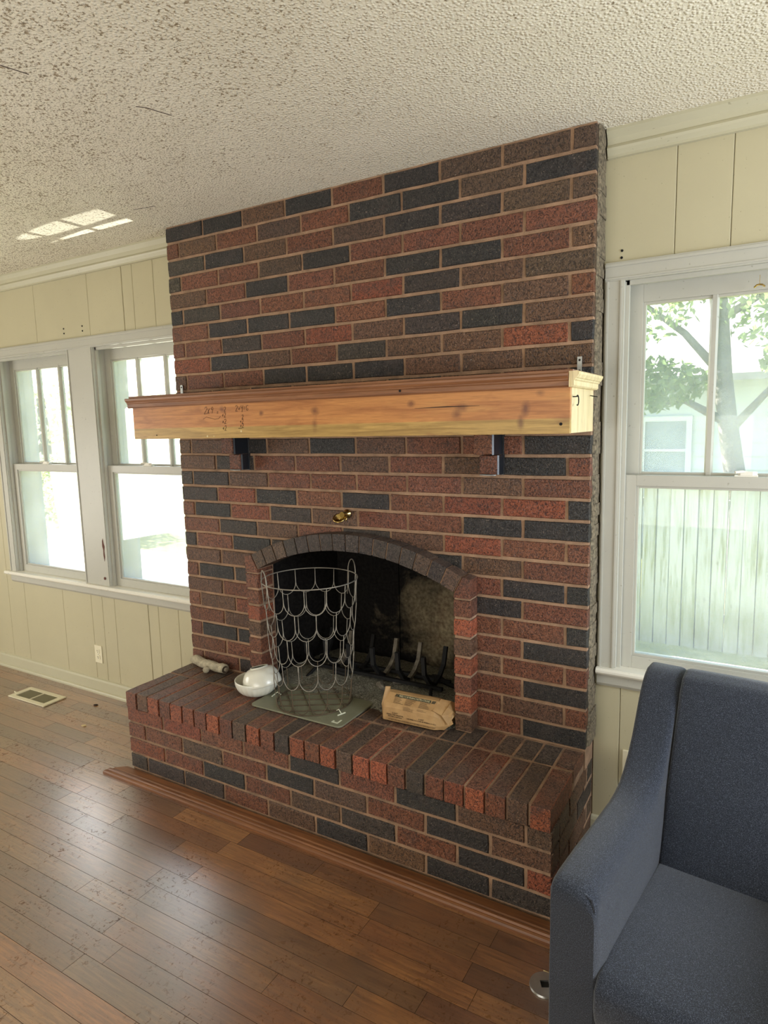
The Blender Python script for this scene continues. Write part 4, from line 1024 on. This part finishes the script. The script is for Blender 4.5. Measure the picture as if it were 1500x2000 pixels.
fg = thing('steel_flange', 'round steel disc with a square hole lying on floor by armchair', 'disc', (0.050, -0.675, 0.0005), (0, 0, 0.5))
m = MB(); NQ = 40; R0 = 0.047; q = 0.013
outer = [(R0 * math.cos(2 * PI * i / NQ), R0 * math.sin(2 * PI * i / NQ)) for i in range(NQ)]
def sq(i):
    a = 2 * PI * i / NQ; c, s_ = math.cos(a), math.sin(a); k = q / max(abs(c), abs(s_)); return (c * k, s_ * k)
inner = [sq(i) for i in range(NQ)]
vs = [(x, y_, 0.0) for x, y_ in outer] + [(x * 0.97, y_ * 0.97, 0.006) for x, y_ in outer] + [(x * 1.0, y_ * 1.0, 0.007) for x, y_ in inner] + [(x, y_, 0.0) for x, y_ in inner]
fs = []
for b in range(3):
    for i in range(NQ): fs.append((b * NQ + i, b * NQ + (i + 1) % NQ, (b + 1) * NQ + (i + 1) % NQ, (b + 1) * NQ + i))
m.add(vs, fs); obj('disc', m, 'steel', fg, smooth='auto')
m = MB(); m.box(-0.013, 0.013, -0.013, 0.013, 0.0002, 0.001); obj('square_hole', m, 'hole_black', fg)
m = MB(); m.tube([(0.030, -0.625, 0.003), (0.062, -0.628, 0.003)], 0.0022, 6); tag(obj('splinter', m, 'pale_pine'), 'pale wood splinter on floor behind the steel disc', 'splinter')
m = MB(); m.tube([(0.060, -0.600, 0.006), (0.130, -0.585, 0.006)], 0.005, 6); tag(obj('short_rod', m, 'iron'), 'short black rod on floor poking from under armchair', 'rod')
for (x, y_, mt, lab) in ((-2.795, -0.236, 'pale_pine', 'pale wood chip on floor left of hearth'), (-2.985, -0.02, 'crevice', 'dark crumb on floor near baseboard left of hearth')):
    m = MB(); m.prism([(-0.014, -0.004), (0.004, -0.009), (0.016, 0.0), (0.006, 0.008), (-0.010, 0.006)], 0, 0.006, 2); tag(obj('wood_chip', m, mt, loc=(x, y_, 0.0005), rot=(0, 0, 0.4), bevel=0.001), lab, 'debris')

# ------------------------------------------------------------------ armchair
ch = thing('armchair', 'blue-grey tweed armchair with sloped arm standing by right window', 'chair', (0.158, -1.020, 0.0), (0, 0, math.radians(-6.5)))
def soft(name, vs, fs, bevel, seg=4, sub=0, mat='blue_grey_tweed'):
    me = bpy.data.meshes.new(name); me.from_pydata([tuple(v) for v in vs], [], fs); me.materials.append(M[mat])
    bm = bmesh.new(); bm.from_mesh(me); bmesh.ops.recalc_face_normals(bm, faces=bm.faces)
    ed = [e for e in bm.edges if len(e.link_faces) == 2 and e.calc_face_angle(0) > math.radians(24)]
    bmesh.ops.bevel(bm, geom=ed, offset=bevel, segments=seg, affect='EDGES', profile=0.5, clamp_overlap=True)
    bm.to_mesh(me); bm.free(); me.polygons.foreach_set('use_smooth', [True] * len(me.polygons)); me.set_sharp_from_angle(angle=math.radians(50))
    return link(name, me, ch)
AW = 0.112; CW = 0.74
ARM = [(0.0, 0.600), (0.008, 0.612), (0.022, 0.620), (0.05, 0.623), (0.15, 0.622), (0.30, 0.615), (0.42, 0.612), (0.47, 0.616), (0.52, 0.630), (0.56, 0.652), (0.60, 0.685), (0.64, 0.730), (0.67, 0.775), (0.70, 0.822), (0.72, 0.850), (0.74, 0.873), (0.76, 0.888), (0.785, 0.897), (0.83, 0.897), (0.855, 0.888), (0.870, 0.872), (0.875, 0.85)]
def arm(flip):
    m = MB(); rows_ = []
    for k, (y_, zt) in enumerate(ARM):
        wing = min(1.0, max(0.0, (y_ - 0.50) / 0.12)); ro = 0.016; ri = 0.050 * (1 - wing) + 0.022 * wing
        sh = 0.004 if k == 0 else 0.0
        sec = [(sh, 0.13), (sh, zt - ro)] + [(sh + ro - ro * math.cos(a), zt - ro + ro * math.sin(a)) for a in (PI * 0.17, PI * 0.33, PI * 0.5)]
        xi = AW - sh
        sec += [(xi - ri + ri * math.sin(a), zt - ri + ri * math.cos(a)) for a in (0, PI * 0.1, PI * 0.2, PI * 0.3, PI * 0.4, PI * 0.5)]
        puff = 0.012 * (1 - wing) * min(1, y_ / 0.05)
        sec += [(xi + puff * 0.8, zt - ri - 0.05), (xi + puff, zt - ri - 0.11), (xi + puff * 0.4, 0.36), (xi, 0.13)]
        rows_.append([(CW - x if flip else x, y_, z) for x, z in sec])
    n_ = len(rows_[0])
    for r_ in rows_: m.v += r_
    for i in range(len(rows_) - 1):
        for j in range(n_): m.f.append((i * n_ + j, i * n_ + (j + 1) % n_, (i + 1) * n_ + (j + 1) % n_, (i + 1) * n_ + j)); m.mi.append(0)
    for base_ in (0, (len(rows_) - 1) * n_): m.f.append(tuple(range(base_, base_ + n_))); m.mi.append(0)
    me = m.mesh('arm', 'blue_grey_tweed', smooth=True); me.set_sharp_from_angle(angle=math.radians(40)); return link('arm', me, ch)
arm(False); arm(True)
# welt along the outer front edge of the near arm
m = MB(); m.tube([(0.004, 0.004, 0.14), (0.004, 0.004, 0.40), (0.006, 0.006, 0.585), (0.014, 0.012, 0.606), (0.030, 0.014, 0.612), (0.07, 0.014, 0.612), (0.098, 0.012, 0.604), (0.106, 0.008, 0.586), (0.108, 0.006, 0.45), (0.108, 0.006, 0.14)], 0.0032, 6); obj('welt', m, 'blue_grey_tweed', ch, smooth=True)
def slab(x0, x1, prof_, nx_, puff, name, bev):
    n_ = len(prof_); cy = sum(p[0] for p in prof_) / n_; cz = sum(p[1] for p in prof_) / n_
    vs = []; 
    for i in range(nx_ + 1):
        t = i / nx_; k = 1 + puff * (1 - (2 * t - 1) ** 4)
        for a, b in prof_: vs.append((x0 + (x1 - x0) * t, cy + (a - cy) * k, cz + (b - cz) * k))
    fs = [tuple(range(n_)), tuple(range((nx_ + 1) * n_ - 1, nx_ * n_ - 1, -1))]
    for i in range(nx_):
        for j in range(n_): fs.append((i * n_ + j, i * n_ + (j + 1) % n_, (i + 1) * n_ + (j + 1) % n_, (i + 1) * n_ + j))
    return soft(name, vs, fs, bev, 4)
slab(AW + 0.003, CW - AW - 0.003, [(0.80, 0.28), (0.50, 0.28), (0.53, 0.42), (0.60, 0.60), (0.68, 0.78), (0.715, 0.860), (0.745, 0.895), (0.79, 0.908), (0.84, 0.895), (0.868, 0.86), (0.83, 0.55)], 10, 0.012, 'back_cushion', 0.012)
slab(AW + 0.003, CW - AW - 0.003, [(-0.012, 0.31), (-0.026, 0.36), (-0.022, 0.405), (0.010, 0.430), (0.08, 0.438), (0.25, 0.426), (0.42, 0.410), (0.545, 0.398), (0.545, 0.30)], 10, 0.015, 'seat_cushion', 0.010)
m = MB(); m.box(AW + 0.002, CW - AW - 0.002, -0.008, 0.55, 0.13, 0.305); obj('front_rail', m, 'blue_grey_tweed', ch, bevel=0.008, smooth='auto')
for x, y_ in ((0.05, 0.05), (CW - 0.05, 0.05), (0.05, 0.70), (CW - 0.05, 0.70)):
    m = MB(); m.lathe([(0.0001, 0), (0.015, 0), (0.022, 0.131), (0.0001, 0.131)], 12); obj('leg', m, 'black_leg', ch, smooth='auto', loc=(x, y_, 0))

# ------------------------------------------------------------------ outdoors
gm = MB(); gm.box(-60, 30, WY + 0.2, 60, GZ - 0.2, GZ); lawn = obj('lawn', gm, 'lawn'); lawn['kind'] = 'structure'
pm = MB()
for i in range(7):
    for j in range(3): pm.box(-16 + i * 1.6 + 0.006, -14.4 + i * 1.6 - 0.006, 1.2 + j * 1.7 + 0.006, 2.9 + j * 1.7 - 0.006, GZ, GZ + 0.03)
o = obj('concrete_patio', pm, 'concrete'); tag(o, 'sunlit pale concrete patio outside the left windows', 'patio')
fence = thing('plank_fence', 'weathered white vertical plank fence outside the right window', 'fence', (0.5, 5.0, GZ))
finv = Matrix.Translation((-0.5, -5.0, -GZ))
fmesh = []
for v in range(4):
    r = random.Random(v); wv = 0.136; h = 1.84 + r.uniform(-0.012, 0.012); cshape = [(0, 0), (wv, 0), (wv, h - 0.03), (wv - 0.03, h), (0.03, h), (0, h - 0.03)]
    m = MB(); ci = [(min(max(a, 0.0055), wv - 0.0055), b) for a, b in cshape]; nc = len(cshape)   # eased dark wood edges stand in for the dark gaps between planks
    m.add([(a, 0.0, b) for a, b in ci] + [(a, 0.006, b) for a, b in cshape] + [(a, 0.018, b) for a, b in cshape],
          [tuple(range(nc - 1, -1, -1)), tuple(range(2 * nc, 3 * nc))] + [(k + i, k + (i + 1) % nc, k + nc + (i + 1) % nc, k + nc + i) for k in (0, nc) for i in range(nc)])
    m.mi = [0, 0] + [1] * (2 * nc); fmesh.append(m.mesh('plank', ['weathered_white_paint', 'dark_gap_wood']))
rf = random.Random(12); x = -3.6
while x < 4.6:
    k = rf.uniform(0.86, 1.05); cc = s2l((172, 173, 166))
    o = link('plank', rf.choice(fmesh), None, (x, 5.0 + rf.uniform(-0.003, 0.003), GZ), (0, rf.uniform(-0.004, 0.004), 0), (cc[0] * k, cc[1] * k, cc[2] * k, 1)); o.parent = fence; o.matrix_parent_inverse = finv
    x += 0.1368
for z in (-0.45, 0.75):
    m = MB(); m.box(-3.6, 4.6, 5.024, 5.062, z, z + 0.09); o = obj('rail', m, 'siding_paint'); o.parent = fence; o.matrix_parent_inverse = finv
# neighbouring white house behind the fence
ho = thing('white_house', 'white clapboard house behind the plank fence and tree', 'house', (-1.0, 11.0, GZ))
hinv2 = Matrix.Translation((1.0, -11.0, -GZ))
def hh(o): o.parent = ho; o.matrix_parent_inverse = hinv2; return o
m = MB(); m.box(-6.0, 5.5, 11.03, 17, GZ, 2.35); hh(obj('wall', m, 'siding_paint'))
z = GZ; sm_ = MB(); sm_.prism([(0.0, 0), (-0.028, 0.0), (-0.008, 0.248), (0.0, 0.248)], -6.0, 5.5, 0); sme = sm_.mesh('siding_board', 'siding_paint')
while z < 2.2: hh(link('siding_board', sme, None, (0, 11.03, z))); z += 0.245
m = MB(); m.prism([(10.4, 2.30), (14, 4.1), (17.6, 2.30), (17.6, 2.42), (14, 4.25), (10.4, 2.42)], -6.4, 5.9, 0); hh(obj('roof', m, 'roof_shingle'))
m = MB()
for a in ((-1.62, -1.52, 0.42, 1.72), (-0.80, -0.70, 0.42, 1.72), (-1.52, -0.80, 1.62, 1.72), (-1.52, -0.80, 0.42, 0.52), (-1.52, -0.80, 1.05, 1.10)): m.box(a[0], a[1], 10.96, 11.02, a[2], a[3])
wfr = hh(obj('window_frame', m, 'siding_paint'))
m = MB(); m.box(-1.52, -0.80, 10.985, 10.99, 0.52, 1.62); o = obj('pane', m, 'dark_glass'); o.parent = wfr; o.matrix_parent_inverse = Matrix.Identity(4)

def leaves(m, centre, radii, n, size, rnd, shell=0.35):
    cx, cy, cz = centre
    for _ in range(n):
        while True:
            p = Vector((rnd.uniform(-1, 1), rnd.uniform(-1, 1), rnd.uniform(-1, 1)))
            if shell < p.length < 1: break
        q = Vector((cx + p.x * radii[0], cy + p.y * radii[1], cz + p.z * radii[2]))
        a = Vector((rnd.gauss(0, 1), rnd.gauss(0, 1), rnd.gauss(0, 1))).normalized(); b = a.cross(Vector((rnd.gauss(0, 1), rnd.gauss(0, 1), rnd.gauss(0, 1)))).normalized()
        s = size * rnd.uniform(0.6, 1.3)
        m.add([q - a * s, q + b * s * 0.45, q + a * s, q - b * s * 0.45], [(0, 1, 2, 3)])
def tree(name, label, base, trunk, branches, clumps, leafmat, nl_, size, seed, cat='tree'):
    t = thing(name, label, cat, base); rnd = random.Random(seed)
    m = MB(); m.tube([Vector(p) - Vector(base) for p, _ in trunk], lambda i: trunk[i][1], 12); obj('trunk', m, 'bark', t, smooth=True)
    for br in branches:
        m = MB(); m.tube([Vector(p) - Vector(base) for p in br], lambda i, n_=len(br): 0.060 * (1 - 0.8 * i / (n_ - 1)), 7); obj('branch', m, 'bark', t, smooth=True)
    m = MB()
    for c, r in clumps: leaves(m, Vector(c) - Vector(base), r, nl_, size, rnd)
    o = obj('foliage', m, leafmat, t); o['kind'] = 'stuff'
    return t
tree('leaning_tree', 'leafy tree with grey trunk leaning left between fence and white house', (0.32, 7.0, GZ),
     [((0.34, 7.0, GZ), 0.19), ((0.26, 7.0, 0.2), 0.14), ((0.19, 7.0, 0.93), 0.125), ((0.08, 7.0, 1.6), 0.115), ((0.0, 7.0, 2.2), 0.11), ((-0.06, 7.0, 2.9), 0.105), ((-0.14, 7.05, 3.7), 0.10), ((-0.2, 7.1, 4.6), 0.08)],
     [[(0.0, 7.0, 2.2), (-0.45, 6.9, 2.75), (-1.0, 6.8, 3.2), (-1.7, 6.7, 3.5)], [(0.08, 7.0, 1.6), (-0.4, 6.8, 1.9), (-1.0, 6.6, 1.9), (-1.5, 6.5, 1.7)], [(-0.06, 7.0, 2.9), (0.5, 6.9, 3.2), (1.2, 6.8, 3.3)], [(-0.1, 7.0, 3.3), (-0.6, 7.2, 3.8), (-1.2, 7.3, 4.4)], [(0.1, 7, 1.5), (0.6, 6.9, 2.1), (1.2, 6.7, 2.4)]],
     [((-1.3, 6.6, 3.3), (1.2, 0.9, 0.8)), ((-0.9, 6.5, 2.1), (0.8, 0.5, 0.35)), ((0.9, 6.7, 3.1), (1.0, 0.9, 0.8)), ((-0.3, 7, 4.6), (2.4, 1.8, 1.2)), ((1.2, 6.6, 2.3), (0.8, 0.5, 0.4)), ((-2.6, 6.8, 3.0), (1.0, 0.9, 0.8)), ((2.4, 7, 3.4), (1.2, 1.0, 1.0)), ((-1.2, 4.6, 5.2), (2.2, 1.6, 0.9)), ((1.6, 4.4, 5.4), (2.2, 1.8, 0.9)), ((0.2, 5.4, 4.6), (2.0, 1.4, 0.8)), ((3.6, 5.0, 4.8), (1.6, 1.6, 0.9))], 'leaf_shade', 1300, 0.062, 4)  # clumps nearest the house: unseen canopy added to shade the fence
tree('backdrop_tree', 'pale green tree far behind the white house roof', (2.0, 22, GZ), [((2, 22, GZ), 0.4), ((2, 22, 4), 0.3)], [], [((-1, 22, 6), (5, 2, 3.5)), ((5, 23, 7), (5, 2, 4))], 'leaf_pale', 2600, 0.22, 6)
# shrubs and trees seen through the left windows
def shrub(label, c, r, n_, size, seed, mat='leaf_green', flowers=0):
    t = thing('shrub', label, 'shrub', (c[0], c[1], GZ)); rnd = random.Random(seed)
    m = MB()
    for k in range(5): m.tube([(rnd.uniform(-.1, .1), rnd.uniform(-.1, .1), 0), (rnd.uniform(-.4, .4) * r[0], rnd.uniform(-.4, .4) * r[1], r[2] * 1.1)], 0.02, 6)
    obj('stem', m, 'bark', t)
    m = MB(); leaves(m, (0, 0, r[2]), r, n_, size, rnd, 0.2); o = obj('foliage', m, mat, t); o['kind'] = 'stuff'
    if flowers:
        m = MB(); leaves(m, (0, 0, r[2]), (r[0] * 1.02, r[1] * 1.02, r[2] * 1.02), flowers, 0.06, rnd, 0.85); o = obj('blossom', m, 'flower_pink', t); o['kind'] = 'stuff'
    return t
shrub('pale pink flowering shrub on lawn outside the leftmost window', (-13.2, 7.3), (1.3, 1.1, 0.85), 2600, 0.07, 31, 'leaf_green', 160)
shrub('low green shrub behind the flowering one outside the leftmost window', (-19.0, 9.8), (2.4, 1.4, 0.9), 2600, 0.10, 32)
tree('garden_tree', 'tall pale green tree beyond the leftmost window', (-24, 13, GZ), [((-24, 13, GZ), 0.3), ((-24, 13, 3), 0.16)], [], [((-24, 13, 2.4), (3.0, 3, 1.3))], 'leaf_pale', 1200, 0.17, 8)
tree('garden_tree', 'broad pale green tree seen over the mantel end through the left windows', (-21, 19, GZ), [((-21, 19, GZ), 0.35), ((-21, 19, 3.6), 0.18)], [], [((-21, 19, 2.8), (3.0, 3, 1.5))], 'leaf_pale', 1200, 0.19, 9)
